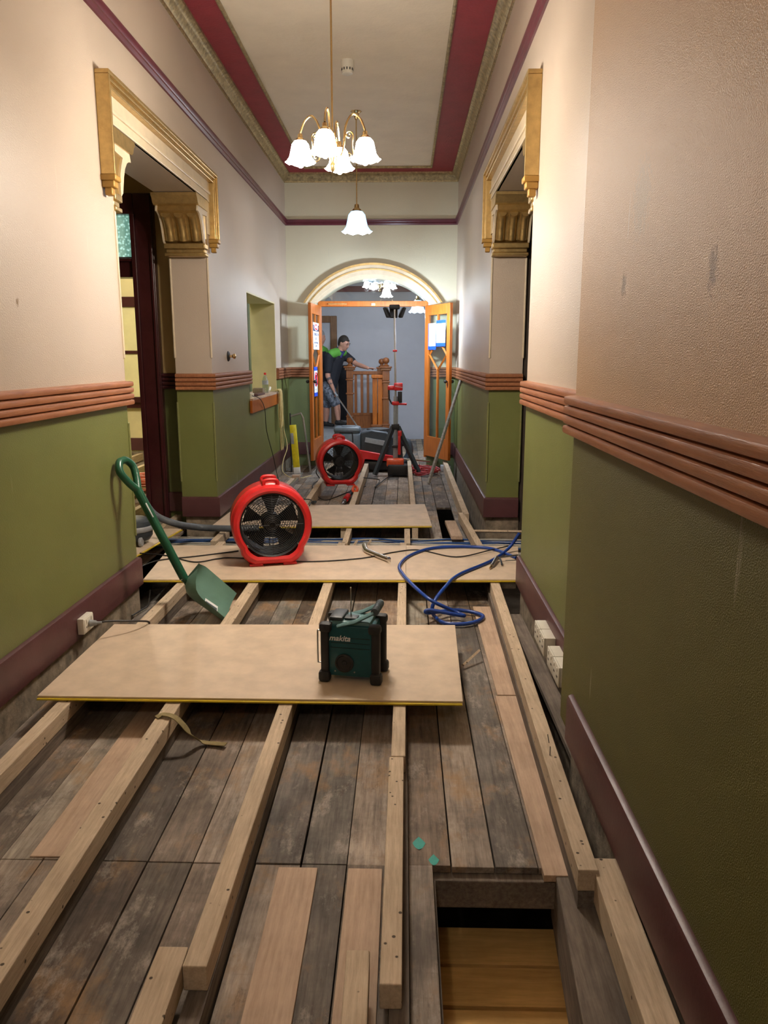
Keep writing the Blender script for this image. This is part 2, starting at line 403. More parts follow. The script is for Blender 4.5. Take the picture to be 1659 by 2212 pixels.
# ceiling with crimson border and gilt beads
struct(MB().box(XL-.3, XR+.3, -2.4, YE+.3, ZC, ZC+.1).build('ceiling', 'ceil', smooth=False))
bx0, bx1, by1 = -1.255, .335, 10.29
cb = MB()
cb.box(XL, bx0, -2.2, YE, ZC-.006, ZC+.01); cb.box(bx1, XR, -2.2, YE, ZC-.006, ZC+.01); cb.box(bx0, bx1, by1, YE, ZC-.006, ZC+.01)
struct(cb.build('ceiling_border', 'crimson', smooth=False))
struct(sweep('trim_1', [(bx0, -2.2), (bx0, by1), (bx1, by1), (bx1, -2.2)], [(-.012, ZC-.004), (-.012, ZC-.022), (0, ZC-.028), (.012, ZC-.022), (.012, ZC-.004)], 1, 'goldc'))
cor = [(0, ZC), (0, 3.595), (.012, 3.595), (.014, 3.612), (.028, 3.625), (.045, 3.655), (.072, 3.678), (.085, 3.683), (.085, ZC-.004), (.10, ZC-.004), (.10, ZC)]
struct(sweep('trim_2', [(XL, -2.2), (XL, YE), (XR, YE), (XR, 2.72), (XN, 2.72), (XN, -2.2)], cor, -1, 'goldc'))
pr = [(0, 3.065), (.012, 3.068), (.022, 3.085), (.02, 3.10), (.034, 3.12), (.034, 3.135), (.02, 3.14), (0, 3.14)]
struct(sweep('trim_3', [(XL, -2.2), (XL, YE), (XR, YE), (XR, 2.72), (XN, 2.72), (XN, -2.2)], pr, -1, 'plum'))
dr = [(0, 1.095)]
for k in range(4):
    z = 1.095+k*.034
    dr += [(.026, z+.001), (.032, z+.004), (.034, z+.010), (.034, z+.022), (.032, z+.028), (.025, z+.0305), (.017, z+.032)]
dr += [(0, 1.231)]
sk = [(0, .035), (.022, .035), (.022, .185), (.017, .197), (.006, .203), (0, .203)]
runs = {'dado_1': ([(XL, -2.2), (XL, L1), (XL-.3, L1)], -1, 'rail'), 'dado_2': ([(XL-.3, L2), (XL, L2), (XL, 7.9)], -1, 'rail'),
        'dado_3': ([(XL, 9.6), (XL, YE), (AX-.76, YE)], -1, 'railx'), 'dado_4': ([(AX+.76, YE), (XR, YE), (XR, R2), (XR+.27, R2)], -1, 'rail'),
        'dado_5': ([(XR+.3, R1), (XR, R1), (XR, 2.72), (XN, 2.72), (XN, -2.2)], -1, 'rail'), 'dado_6': ([(-1.85, 6.6), (-2.06, 6.6)], 1, 'mdark')}
for i, (k, (p, s_, m)) in enumerate(runs.items()):
    struct(sweep('trim_%d' % (4+i), p, dr, s_, m))
sruns = [('baseboard_left', [(XL, -2.2), (XL, 2.30)], -1), ('baseboard_left', [(XL, 2.36), (XL, L1), (XL-.3, L1)], -1), ('baseboard_left', [(XL-.3, L2), (XL, L2), (XL, YE), (AX-.76, YE)], -1),
         ('baseboard_right', [(AX+.76, YE), (XR, YE), (XR, R2), (XR+.27, R2)], -1), ('baseboard_right', [(XR+.3, R1), (XR, R1), (XR, 2.72)], -1), ('baseboard_right', [(XN, 2.53), (XN, -2.2)], -1),
         ('baseboard_passage', [(-1.85, 6.6), (-2.06, 6.6)], 1)]
for nm, p, s_ in sruns: struct(sweep(nm, p, sk, s_, 'maroon'))

for i, (x, y) in enumerate([(XL, L2), (XL-.3, L2), (XR, R2), (XR+.27, R2), (XL, L1)]):
    for z0, z1, mt in ((.34, .99, 'greenbead'), (1.36, 2.13, 'cream')):
        struct(MB().cyl((x, y, z0), (x, y, z1), .009, n=10).sphere((x, y, z1), .009, n=8, m=6).sphere((x, y, z0), .009, n=8, m=6).build('trim_%d' % (20+i), mt))
# opening architraves, corbels
def architrave(name, xw, sgn, y0, y1, zt, zb, zo):
    """gold and cream hood mould on the wall face; sgn = +1 projects towards +X"""
    def pr_(y, z):  return None
    m = MB(); w = .11
    def bar(d0, d1, o0, o1):      # o = offset from outer edge; d = projection
        m.box(xw+sgn*d0, xw+sgn*d1, y0+o0, y1-o0, zt-o1, zt-o0)
        m.box(xw+sgn*d0, xw+sgn*d1, y0+o0, y0+o1, zb+.03, zt-o1); m.box(xw+sgn*d0, xw+sgn*d1, y1-o1, y1-o0, zb+.03, zt-o1)
    bar(0, .075, 0, .022); bar(0, .060, .022, .040); bar(0, .045, .040, .062); bar(0, .055, .062, .072)
    g = m.build(name, 'gold', smooth=False, bevel=.004)
    for y in (y0+.036, y1-.036):
        f = MB(); f.cbox((xw+sgn*.036, y, zb+.015), (.085, .085, .03)); f.cbox((xw+sgn*.033, y, zb-.015), (.066, .066, .035)); f.cbox((xw+sgn*.03, y, zb-.05), (.04, .045, .04))
        f.build('drop_finial', 'ochreg', g, bevel=.006)
    c = MB()
    c.box(xw, xw+sgn*.018, y0+.072, y1-.072, zo, zt-.072)
    c.box(xw, xw+sgn*.03, y0+.072, y1-.072, zo+.055, zo+.075); c.box(xw, xw+sgn*.012, y0+.072, y0+.13, zb+.06, zo); c.box(xw, xw+sgn*.012, y1-.13, y1-.072, zb+.06, zo)
    c.box(xw, xw+sgn*.026, y0+.15, y1-.15, zo, zo+.014)
    c.build('cream_fascia', 'cream', g, smooth=False, bevel=.003)
    return g
tag(architrave('architrave', XL, 1, 4.20, 6.52, 2.79, 2.26, ZH), 'gold and cream moulded hood over the opening in the left wall', 'architrave')
tag(architrave('architrave', XR, -1, R1-.15, R2+.14, 2.80, 2.26, ZH), 'gold and cream moulded hood over the opening in the right wall', 'architrave')
def corbel(xa, xb, yj, sgn, label):
    """scrolled bracket under the soffit; sgn = +1 projects to +Y from jamb yj"""
    L = min(xa, xb)-.012; Rr = max(xa, xb)+.012
    t = thing('corbel', label, 'bracket', ((xa+xb)/2, yj, 2.2))
    Y = lambda d: yj+sgn*d
    cap = MB()
    cap.prism([(Y(-.0), 2.565), (Y(.34), 2.565), (Y(.34), 2.545), (Y(.32), 2.53), (Y(.305), 2.50), (Y(.28), 2.485), (Y(0), 2.485)], 'X', L-.01, Rr+.01)
    cap.build('cap_moulding', 'gold', t, world=True)
    # scroll: outer curve with flutes
    curve = [(.255, 2.485), (.27, 2.45), (.235, 2.435), (.20, 2.42), (.165, 2.385), (.14, 2.34), (.125, 2.295), (.11, 2.255), (.075, 2.235)]
    back = [(0, 2.235), (0, 2.485)]
    b = MB(); b.prism([(Y(d), z) for d, z in curve+back], 'X', L+.012, Rr-.012); b.build('scroll', 'gold', t, world=True)
    for x in (L+.006, Rr-.006):
        sp = MB(); sp.prism([(Y(d), z) for d, z in [(.265, 2.485), (.28, 2.445), (.245, 2.44), (.212, 2.425), (.178, 2.39), (.152, 2.34), (.137, 2.295), (.122, 2.25), (.09, 2.225), (.09, 2.30), (.10, 2.35), (.125, 2.40), (.15, 2.44), (0, 2.45), (0, 2.485)]], 'X', x-.007, x+.007)
        sp.build('side_scroll', 'cream', t, world=True)
    for i in range(3):
        x = L+.012+(Rr-L-.024)*(i+.5)/3; w = (Rr-L)/3*.33
        fl = MB(); fl.tube([(x, Y(d+.004), z) for d, z in curve[2:8]], w, 10, smooth=4, flat=1.0)
        fl.build('flute', 'gold', t, world=True)
    f = MB(); f.box(L, Rr, min(Y(0), Y(.11)), max(Y(0), Y(.11)), 2.195, 2.235); f.box(L+.01, Rr-.01, min(Y(0), Y(.085)), max(Y(0), Y(.085)), 2.165, 2.195); f.box(L, Rr, min(Y(0), Y(.10)), max(Y(0), Y(.10)), 2.14, 2.165)
    f.build('base_moulding', 'gold', t, world=True, bevel=.006)
corbel(XL-.3, XL, L1, 1, 'gold and cream scrolled corbel at the near side of the left opening')
corbel(XL-.3, XL, L2, -1, 'gold fluted corbel on the far pillar of the left opening')
corbel(XR, XR+.26, R2, -1, 'gold fluted corbel on the far pillar of the right opening')
corbel(XR, XR+.3, R1, 1, 'cream corbel mostly hidden behind the near edge of the right opening')
# arch moulding
def archband(r0, r1, y0, y1, name, mat, parent=None):
    a = arc(AX, r0[0], r0[1], ZS); b = arc(AX, r1[0], r1[1], ZS)
    m = MB(); R = []
    for (p, q) in zip(a, b): R.append([Vector((p[0], y0, p[1])), Vector((q[0], y0, q[1])), Vector((q[0], y1, q[1])), Vector((p[0], y1, p[1]))])
    m.rings(R); return m.build(name, mat, parent, smooth=False)
am = archband((.745, .32), (.79, .365), YE-.02, YE, 'arch_moulding', 'cream')
for a, b, d, mt in [((.79, .365), (.845, .425), .03, 'cream'), ((.845, .425), (.86, .44), .055, 'gold'), ((.86, .44), (.905, .485), .045, 'cream'), ((.905, .485), (.93, .51), .075, 'gold')]:
    archband(a, b, YE-d, YE, 'moulding_band', mt, am)
tag(am, 'curved cream and gold moulding around the arch above the double doors', 'arch moulding')

# ------------------------------------------------------------------ side passage and room (left), passage (right)
pw = MB()
pw.box(-2.12, -1.85, 6.6, 6.85, -.6, 3.3); pw.box(-3.1, -2.1, 6.62, 6.85, 2.62, 3.3); pw.box(-6, -3.05, 6.6, 6.85, -.6, 3.3)
struct(pw.build('wall_passage_far', 'ochre', smooth=False))
struct(MB().box(-6, -1.85, 4.05, 4.3, -.6, 3.3).build('wall_passage_near', 'ochre', smooth=False))
struct(MB().box(-6, -1.86, 4.3, 6.62, 3.0, 3.1).build('ceiling_passage', 'ceil', smooth=False))
struct(MB().box(-6.1, -6, 4, 11.4, -.6, 3.3).build('wall_room_left', 'yellow', smooth=False))
rw = MB()
rw.box(-6, -4.75, 11.2, 11.4, -.1, 3.3); rw.box(-3.62, -2.1, 11.2, 11.4, -.1, 3.3); rw.box(-4.75, -3.62, 11.2, 11.4, 2.12, 3.3); rw.box(-4.75, -3.62, 11.2, 11.4, -.1, .72)
struct(rw.build('wall_room_far', 'yellow', smooth=False))
struct(MB().box(-2.20, -2.14, 6.85, 11.2, -.6, 3.3).build('wall_room_right', 'hatchg', smooth=False))
struct(MB().box(-2.14, -1.86, 7.3, 11.2, .2, .3).build('floor_hatch', 'hatchg', smooth=False))
struct(MB().box(-6, -1.86, 6.85, 11.2, 3.0, 3.1).build('ceiling_room', 'ceil', smooth=False))
struct(MB().box(-6, -2.4, 11.175, 11.2, .02, .20).build('baseboard_room', 'maroon', smooth=False))
struct(MB().box(-6, -2.3, 11.1, 11.35, -.6, .0).build('wall_room_footing', 'stone', smooth=False))
struct(MB().box(XL-.302, XL-.001, 9.585, 9.60, .946, 2.0).box(XL-.302, XL-.001, 7.9, 9.6, 1.995, 2.01).build('wall_hatch_lining', 'hatchl', smooth=False))
# hatch reveal glow comes from a lamp added behind the hatch
wn = MB()
wn.box(-4.83, -3.55, 11.14, 11.2, 2.06, 2.20); wn.box(-3.66, -3.55, 11.14, 11.2, .78, 2.06); wn.box(-4.83, -4.72, 11.14, 11.2, .78, 2.06); wn.box(-4.87, -3.52, 11.08, 11.2, .72, .80); wn.box(-4.8, -3.6, 11.13, 11.2, .64, .72)
w_ = struct(wn.build('window_1', 'mdark', smooth=False, bevel=.006))
MB().box(-4.72, -3.66, 11.17, 11.2, 1.41, 1.455).build('window_sash_rail', 'mdark', w_)
MB().box(-4.72, -3.66, 11.195, 11.215, .80, 2.06).build('window_pane', 'blind', w_, smooth=False)
# door frame in passage
df = MB()
df.box(-2.20, -2.045, 6.53, 6.70, -.05, 2.66); df.box(-3.15, -2.20, 6.53, 6.70, 2.50, 2.66); df.box(-3.15, -2.20, 6.55, 6.70, 2.01, 2.17); df.box(-3.15, -3.0, 6.53, 6.70, -.05, 2.5)
df.box(-2.225, -2.185, 6.50, 6.53, -.05, 2.5); df.box(-2.075, -2.05, 6.505, 6.53, -.05, 2.64); df.box(-3.1, -2.2, 6.51, 6.55, 2.13, 2.155)
d_ = struct(df.build('door_1', 'mdark', smooth=False, bevel=.006))
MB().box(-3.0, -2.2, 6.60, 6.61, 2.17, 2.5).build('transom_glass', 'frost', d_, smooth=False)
# right passage
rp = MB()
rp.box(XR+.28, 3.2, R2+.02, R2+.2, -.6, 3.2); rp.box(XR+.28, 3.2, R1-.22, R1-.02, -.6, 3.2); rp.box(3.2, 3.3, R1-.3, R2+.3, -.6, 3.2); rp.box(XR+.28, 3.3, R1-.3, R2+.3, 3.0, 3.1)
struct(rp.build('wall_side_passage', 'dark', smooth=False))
# ------------------------------------------------------------------ far room beyond the arch
YB = 14.4
fr = MB(); fr.box(-2.6, 1.6, YB, YB+.2, -.25, 3.7)
struct(fr.build('wall_far', 'blue', smooth=False))
struct(MB().box(-2.6, -2.5, YE+.3, YB, -.3, 3.7).box(1.5, 1.6, YE+.3, YB, -.3, 3.7).build('wall_far_side', 'blue', smooth=False))
struct(MB().box(-2.6, 1.6, YE+.3, YB+.2, 3.6, 3.7).build('ceiling_far', 'ceil', smooth=False))
struct(MB().box(-2.5, 1.5, YB-.03, YB, 2.52, 2.62).build('trim_10', 'plum', smooth=False, bevel=.008))
d3 = struct(MB().box(-1.78, -1.68, YB-.05, YB, .1, 2.10).box(-1.34, -1.22, YB-.05, YB, .1, 2.10).box(-1.68, -1.34, YB-.05, YB, 1.98, 2.10).build('door_2', 'casing', smooth=False, bevel=.01))
MB().box(-1.68, -1.34, YB-.012, YB-.002, .1, 1.98).build('door_panel', 'blue', d3)
struct(MB().box(-1.20, -.96, YB-.06, YB, .22, 1.22).build('door_3', 'polo', smooth=False, bevel=.01))
struct(MB().box(-2.45, -.98, 12.3, YB-.03, -.35, .13).build('floor_landing', 'lgrey', smooth=False))

# double doors
def door_leaf(name, hx, hy, ang, label, flip):
    """leaf hinged at (hx, hy); local +X runs from hinge to free edge; face towards the viewer is local -Y when flip=1 else +Y"""
    t = thing(name, label, 'door', (hx, hy, .035), ang)
    w, h, st = .69, 2.0, .085
    f = MB()
    f.box(0, st, -.02, .02, 0, h); f.box(w-st, w, -.02, .02, 0, h); f.box(st, w-st, -.02, .02, h-.13, h); f.box(st, w-st, -.02, .02, 0, .27)
    f.build('frame', 'door', t, smooth=False, bevel=.004)
    cx, cz, dh = w/2, 1.36, .20; gw = w/2-st
    g = MB(); g.box(cx-.012, cx+.012, -.014, .014, .27, cz-dh); g.box(cx-.012, cx+.012, -.014, .014, cz+dh, h-.13)
    for (a, b) in [((cx, cz-dh), (cx+gw-.02, cz)), ((cx+gw-.02, cz), (cx, cz+dh)), ((cx, cz+dh), (cx-gw+.02, cz)), ((cx-gw+.02, cz), (cx, cz-dh))]:
        g.tube([(a[0], 0, a[1]), (b[0], 0, b[1])], .017, 4)
    g.box(st, st+.03, -.014, .014, cz-.012, cz+.012); g.box(w-st-.03, w-st, -.014, .014, cz-.012, cz+.012)
    g.build('glazing_bar', 'door', t, smooth=False)
    MB().box(st, w-st, -.003, .003, .27, h-.13).build('glass_pane', 'glass', t, smooth=False)
    k = MB(); k.sphere((w-.04, -.05 if flip else .05, 1.02), .022); k.cyl((w-.04, -.05, 1.02), (w-.04, .05, 1.02), .008); k.sphere((w-.04, .05 if flip else -.05, 1.02), .022)
    k.build('door_knob', 'blackm', t)
    return t
RL = math.atan2(-.70, .33)
LL = math.atan2(-.69, -.05)
leafL = door_leaf('glazed_door', AX-.72, YE-.03, LL, 'amber timber glazed door leaf on the left, with danger sign on its glass', 0)
leafR = door_leaf('glazed_door', AX+.72, YE-.03, RL, 'amber timber glazed door leaf on the right, with papers taped to its glass', 1)
tf = MB(); tf.box(AX-.74, AX+.74, YE-.01, YE+.09, 2.03, 2.10); tf.box(AX-.745, AX-.70, YE+.0, YE+.09, 0, 2.03); tf.box(AX+.70, AX+.745, YE+.0, YE+.09, 0, 2.03)
dframe = struct(tf.build('door_4', 'door', smooth=False, bevel=.004))
MB().box(AX-.60, AX-.35, YE-.03, YE-.01, 2.055, 2.068).box(AX-.02, AX+.03, YE-.03, YE-.01, 2.04, 2.07).build('door_closer', 'brass', dframe)
# fanlight pane above the transom
fp = MB(); fp.prism([(x, z) for x, z in arc(AX, .735, .31, ZS+.02)], 'Y', YE+.12, YE+.126)
struct(fp.build('window_2', 'glass', smooth=False))

# papers and signs. right leaf: visible face is local... computed so that it looks towards the camera
def on_leaf(t, u0, u1, z0, z1, side, off=.024):
    """matrix: text plane (x right, y up, z out) at the leaf's visible face"""
    z0 -= .035; z1 -= .035
    c = Vector(((u0+u1)/2, side*off, (z0+z1)/2))
    x = Vector((1, 0, 0))*(-side)*1.0
    zax = Vector((0, side, 0)); y = Vector((0, 0, 1)); x = y.cross(zax)
    m = Matrix((x, y, zax)).transposed().to_4x4(); m.translation = c; return m
def sheet(name, label, cat, leaf, u0, u1, z0, z1, side, mat, off=.024, group=None):
    Lm = chain(leaf); m = on_leaf(leaf, u0, u1, z0, z1, side, off)
    base = thing(name, label, cat, (Lm @ m).translation, rot=(Lm @ m).to_euler(), group=group)
    w, h = abs(u1-u0), z1-z0
    b = MB().box(-w/2, w/2, -h/2, h/2, -.002, .001).build('backing', mat, base, smooth=False)
    return base, w, h
sideR = -1 if (chain(leafR).to_3x3() @ Vector((0, -1, 0))).y < 0 else 1
sideL = -1 if (chain(leafL).to_3x3() @ Vector((0, -1, 0))).x > 0 else 1
b, w, h = sheet('document_folder', 'blue document sleeve with pale printed sheet, lower left on the right door', 'paper', leafR, .10, .32, 1.46, 1.80, sideR, 'bluep')
MB().box(-w/2+.02, w/2-.005, -h/2+.045, h/2, .001, .002).build('printed_sheet', 'whitep', b, smooth=False)
for k in range(5): MB().box(-w/2+.04, w/2-.04, .10-k*.045, .106-k*.045, .002, .0025).build('printed_line', 'lgrey', b, smooth=False)
b, w, h = sheet('document_folder', 'blue document sleeve with white notice, upper right on the right door', 'paper', leafR, .345, .59, 1.50, 1.83, sideR, 'bluep', .030)
MB().box(-w/2-.002, w/2+.002, -h/2+.045, h/2-.04, .001, .002).build('printed_sheet', 'whitep', b, smooth=False)
for k in range(6): MB().box(-w/2+.05, w/2-.04-.02*(k % 2), .08-k*.028, .085-k*.028, .002, .0025).build('printed_line', 'lgrey', b, smooth=False)
MB().box(-.01, .05, -.10, -.085, .002, .0025).build('stamp_block', 'lgrey', b, smooth=False)
b, w, h = sheet('danger_sign', 'white DANGER construction site sign taped to the left door', 'sign', leafL, .20, .60, 1.46, 1.80, sideL, 'whitep')
MB().box(-w/2+.005, w/2-.005, h*.18, h/2-.03, .001, .002).build('black_panel', 'navy', b, smooth=False)
e = MB(); e.lathe([(.145, .002), (.145, .003)], n=32); 
for v in e.bm.verts: v.co.y = v.co.y*.30+h*.18+.052
e.build('red_oval_rim', 'whitep', b)
e = MB(); e.lathe([(.132, .0032), (.132, .0042)], n=32)
for v in e.bm.verts: v.co.y = v.co.y*.27+h*.18+.052
e.build('red_oval', 'signred', b)
TM = lambda x, y, z=.0045: Matrix.Translation((x, y, z))
text('lettering', 'DANGER', .052, 'whitep', b, TM(0, h*.18+.052), bold=.001)
text('lettering', 'CONSTRUCTION', .044, 'navy', b, TM(0, .02, .0015), bold=.0006)
text('lettering', 'SITE', .044, 'navy', b, TM(0, -.035, .0015), bold=.0006)
text('lettering', 'UNAUTHORISED', .036, 'navy', b, TM(0, -.085, .0015))
text('lettering', 'ENTRY', .036, 'navy', b, TM(0, -.128, .0015))
b, w, h = sheet('prohibition_sign', 'narrow white sign with red ring and blue ends, low on the left door', 'sign', leafL, .36, .58, .86, 1.24, sideL, 'bluep')
MB().box(-w/2, w/2, -h/2+.05, h/2-.05, .001, .002).build('white_panel', 'whitep', b, smooth=False)
e = MB(); e.tube([(math.cos(a)*.085, .03+math.sin(a)*.085, .003) for a in [2*PI*i/28 for i in range(28)]], .009, 6, closed=True); e.tube([(-.06, .09, .003), (.06, -.03, .003)], .007, 6)
e.build('red_ring', 'signred', b)
MB().tube([(-.01, .085, .003), (-.002, .02, .003), (.02, -.04, .003)], .012, 6).build('walking_figure', 'navy', b)
MB().box(-.06, .06, -.105, -.095, .002, .0028).box(-.05, .05, -.125, -.117, .002, .0028).build('printed_line', 'lgrey', b)

# ------------------------------------------------------------------ floor: dirt, old boards
struct(MB().box(-6, 3.3, -2.4, YB+.3, -.75, -.6).build('ground', 'dirt', smooth=False))
JX = [-1.36, -.92, -.46, 0.0, .57]
fl = MB(); ZB = -.12
def strip(x0, x1, y0, y1, z=ZB, pal=None):
    t = random.uniform(.62, 1.15); w_ = random.uniform(-.06, .06)
    if random.random() < .1: t *= 1.35
    fl.cur = (t*(1+w_), t, t*(1-w_), 1)
    j = random.uniform(-.0015, .0015)
    m = Matrix.Rotation(random.uniform(-.003, .003), 4, 'Z')
    fl.box(x0+.0022+j, x1-.0022+j, y0+.002, y1-.002, z-.022, z+random.uniform(-.002, .002), None, .0015)
bays = [(XL+.01, -1.39, 1), (-1.335, -.945, 3), (-.895, -.485, 3), (-.435, -.025, 3), (.02, .535, 4)]
for (a, b_, n) in bays:
    for i in range(n):
        x0 = a+(b_-a)*i/n; x1 = a+(b_-a)*(i+1)/n
        cuts = [-.5, 2.03]
        y = 2.03+random.uniform(1.7, 2.6)
        while y < 4.9: cuts.append(y); y += random.uniform(1.4, 2.4)
        for j in range(len(cuts)):
            ya = cuts[j]; yb = cuts[j+1] if j+1 < len(cuts) else 5.58
            if a == .02 and ya < 1 :
                if i == 0: strip(x0, .095, ya, 2.08)
                continue
            if b_ > -1.5 or True: strip(x0, x1, ya, yb)
for (a, b_, n) in [(XL+.01, -.955, 5), (-.905, -.505, 3), (-.45, .07, 4), (.125, .335, 2), (.335, .48, 1), (.48, .60, 1)]:
    for i in range(n):
        x0 = a+(b_-a)*i/n; x1 = a+(b_-a)*(i+1)/n
        y = 6.12 if a != .335 else 7.6
        while y < YB-.2:
            y2 = min(YB-.2, y+random.uniform(1.0, 2.6)); strip(x0, x1, y, y2); y = y2
struct(fl.build('floor', 'board', smooth=False))
fl = MB()
for i in range(20):  # side room and passage floor
    strip(-1.9-.19*(i+1), -1.9-.19*i, 4.4 if i > 0 else 5.4, 11.1, -.12)
struct(fl.build('floor_room', 'board', smooth=False))
# a pale strip of newer boards, loose ones are separate things
def plank(x0, x1, y0, y1, z, mat, label, group=None, th=.022, name='floorboard', skew=0, cat='floorboard'):
    c = ((x0+x1)/2, (y0+y1)/2, z-th/2)
    o = MB().cbox((0, 0, 0), (abs(x1-x0), abs(y1-y0), th), None, .0015).build(name, mat, smooth=False)
    o.location = c; o.rotation_euler = (0, 0, skew)
    return tag(o, label, cat, group)
plank(-.36, -.245, -.4, 2.0, ZB+.012, 'pale', 'pale dusty floorboard left of the grey one, third joist end beside it')
plank(-.155, -.055, -.4, 2.0, ZB+.012, 'pale', 'pale pink floorboard with splintered right edge beside the centre joist')
plank(-1.12, -.985, 2.04, 5.5, ZB+.006, 'pale', 'long pale pink floorboard just left of the second joist')
plank(.415, .525, 1.99, 3.2, ZB+.006, 'pale', 'pale floorboard ending at the open pit, nearer piece')
plank(.425, .53, 3.21, 4.45, ZB+.006, 'pale', 'pale orange floorboard beside the right joist, under the blue hose loop')
plank(.612, .685, 2.55, 4.2, -.075, 'oldj', 'flat grey plank between the right joist and the skirting', name='grey_plank', cat='plank', skew=.012)
# pit
for i, (y0, y1) in enumerate([(2.12, 1.972), (1.960, 1.822), (1.808, 1.612), (1.596, 1.40)]):
    plank(.11, .50, y1, y0, -.40, 'pit', ['dim amber board at the far end of the open pit', 'amber board second from the far end of the pit', 'pale sawn board at the front of the pit', 'amber board below the frame in the pit'][i])
tag(MB().box(.08, .52, 2.0, 2.07, -.235, -.145).build('cross_bearer', 'oldj', smooth=False, bevel=.004), 'dark cross bearer under the cut board ends at the pit', 'beam')
tag(MB().box(.075, .10, .5, 2.0, -.42, -.145).build('trimmer', 'oldj', smooth=False), 'dark trimmer timber along the left side of the pit', 'beam')
def skewbar(x0, x1, w, y0, y1, z0, z1, name, mat, label, cat, group=None, bev=.003):
    o = MB(); o.rings([[Vector((x0-w/2, y0, z0)), Vector((x0+w/2, y0, z0)), Vector((x0+w/2, y0, z1)), Vector((x0-w/2, y0, z1))], [Vector((x1-w/2, y1, z0)), Vector((x1+w/2, y1, z0)), Vector((x1+w/2, y1, z1)), Vector((x1-w/2, y1, z1))]])
    return tag(o.build(name, mat, smooth=False, bevel=bev), label, cat, group)
# joists: batten on top of an old dark joist
JO = [(-1.36, -1.36, .055, .9, 5.6, 'light timber joist nearest the left wall, running under the near board'),
      (-.918, -.918, .062, .5, 5.6, 'long light joist second from the left, with khaki strap over it'),
      (-.470, -.455, .056, 1.50, 5.6, 'light joist third from the left with sawn end in the foreground'),
      (-.022, -.018, .05, 1.46, 2.45, 'short rounded light batten in the centre foreground with nail holes'),
      (-.012, .004, .050, 2.455, 5.6, 'centre joist running under both near boards, behind the rounded batten'),
      (.507, .57, .055, 1.86, 4.62, 'long light joist at right along the hole and grey plank'),
      (-.52, -.535, .07, .6, 1.56, 'stub joist in the left foreground beside the sawn end'),
      (-.085, -.10, .055, .6, 1.56, 'stub joist in the centre foreground left of the rounded batten')]
for x0, x1, w, y0, y1, lab in JO:
    skewbar(x0, x1, w, y0, y1, -.065, 0, 'joist', 'joist', lab, 'joist', 'joists running along the corridor')
for x0, x1, w, y0, y1 in [(-1.36, -1.36, .05, -.5, 5.6), (-.92, -.92, .05, -.5, 5.6), (-.465, -.46, .048, -.5, 5.6), (-.003, -.003, .046, -.5, 5.6), (.507, .572, .05, 1.86, 5.5)]:
    skewbar(x0, x1, w, y0, y1, -.30, -.066, 'old_joist', 'oldj', 'old dark joist underneath the light battens', 'old joist', 'old dark joists under the battens', 0)
skewbar(.53, .565, .075, .6, 1.93, -.10, -.012, 'joist', 'joist', 'rough sawn joist in the right foreground beside the skirting', 'joist', 'joists running along the corridor')
skewbar(.43, .515, .12, .9, 2.06, -.30, -.118, 'weathered_beam', 'oldj', 'weathered grey beam at the right side of the pit', 'beam')
tag(MB().box(.37, .425, 1.05, 1.40, -.45, -.16).build('timber_post', 'oldj', smooth=False, bevel=.004), 'short dark upright timber at the front right of the pit', 'post')
# far joists beyond the trench
FJ = [(-1.43, .05, 5.62, 6.05, 'short joist crossing the cable trench left of the near fan'), (-.435, .045, 5.58, 6.08, 'short joist crossing the cable trench right of the near fan'), (.035, .045, 5.58, 6.08, 'short joist crossing the middle of the cable trench'),
      (-.93, .055, 6.1, 10.4, 'far joist left of the far fan'), (-.48, .055, 6.1, 10.6, 'far joist passing right of the far fan'), (.10, .05, 6.1, 10.4, 'far joist under the tripod light'), (.56, .055, 6.7, 10.3, 'far joist along the right wall')]
for x, w, y0, y1, lab in FJ:
    skewbar(x, x-(.02 if x == .10 else 0), w, y0, y1, -.07 if y1 < 6.1 else -.12, 0, 'joist', 'joist', lab, 'joist', 'joists beyond the near boards')
skewbar(.57, .52, .05, 5.5, 6.75, -.075, 0, 'joist', 'joist', 'skewed joist crossing the right end of the cable trench', 'joist', 'joists beyond the near boards')
skewbar(.43, .41, .09, 5.95, 6.55, -.06, -.03, 'joist_offcut', 'pale', 'pale short board beside the skewed joist at the trench', 'board')
struct(MB().box(-1.56, .69, 6.12, 6.17, -.32, -.14).build('floor_trench_side', 'oldj', smooth=False))
# room joists seen through the left opening
for i, x in enumerate([-1.98, -2.45, -2.9, -3.35, -3.8, -4.25]):
    skewbar(x, x, .055, 4.5 if i == 0 else 5.2, 11.0, -.10, .0, 'joist', 'joist', 'light joist in the side room seen through the left opening', 'joist', 'joists in the side room')

# particleboard sheets with yellow tongue
def sheetboard(name, pts, label, tongue=True, th=.019, edges=(0,)):
    """pts: four top corners (x, y) counter-clockwise from front-left"""
    t = thing(name, label, 'flooring sheet', (pts[0][0], pts[0][1], 0))
    m = MB(); m.prism(pts, 'Z', .0, th); m.build('panel', 'chip', t, smooth=False, world=True, bevel=.001)
    for e in edges:
        a, b_ = Vector(pts[e]), Vector(pts[(e+1) % 4]); d = (b_-a).normalized(); n = Vector((d.y, -d.x))
        q = [a+d*.003, b_-d*.003, b_-d*.003+n*.012, a+d*.003+n*.012]
        MB().prism([(v.x, v.y) for v in q], 'Z', .005, .011).build('tongue_strip', 'tongue', t, smooth=False, world=True)
    return t
def P2(px, py, z=.019): v = at_z(px, py, z); return (v.x, v.y)
sheetboard('flooring_sheet', [P2(80, 1503), P2(1000, 1515), P2(983, 1350), P2(247, 1348)], 'large particleboard sheet with yellow tongue carrying the radio')
sheetboard('flooring_sheet', [P2(309, 1252), P2(876, 1252), P2(877, 1178), P2(370, 1178)], 'particleboard sheet under the near red fan')
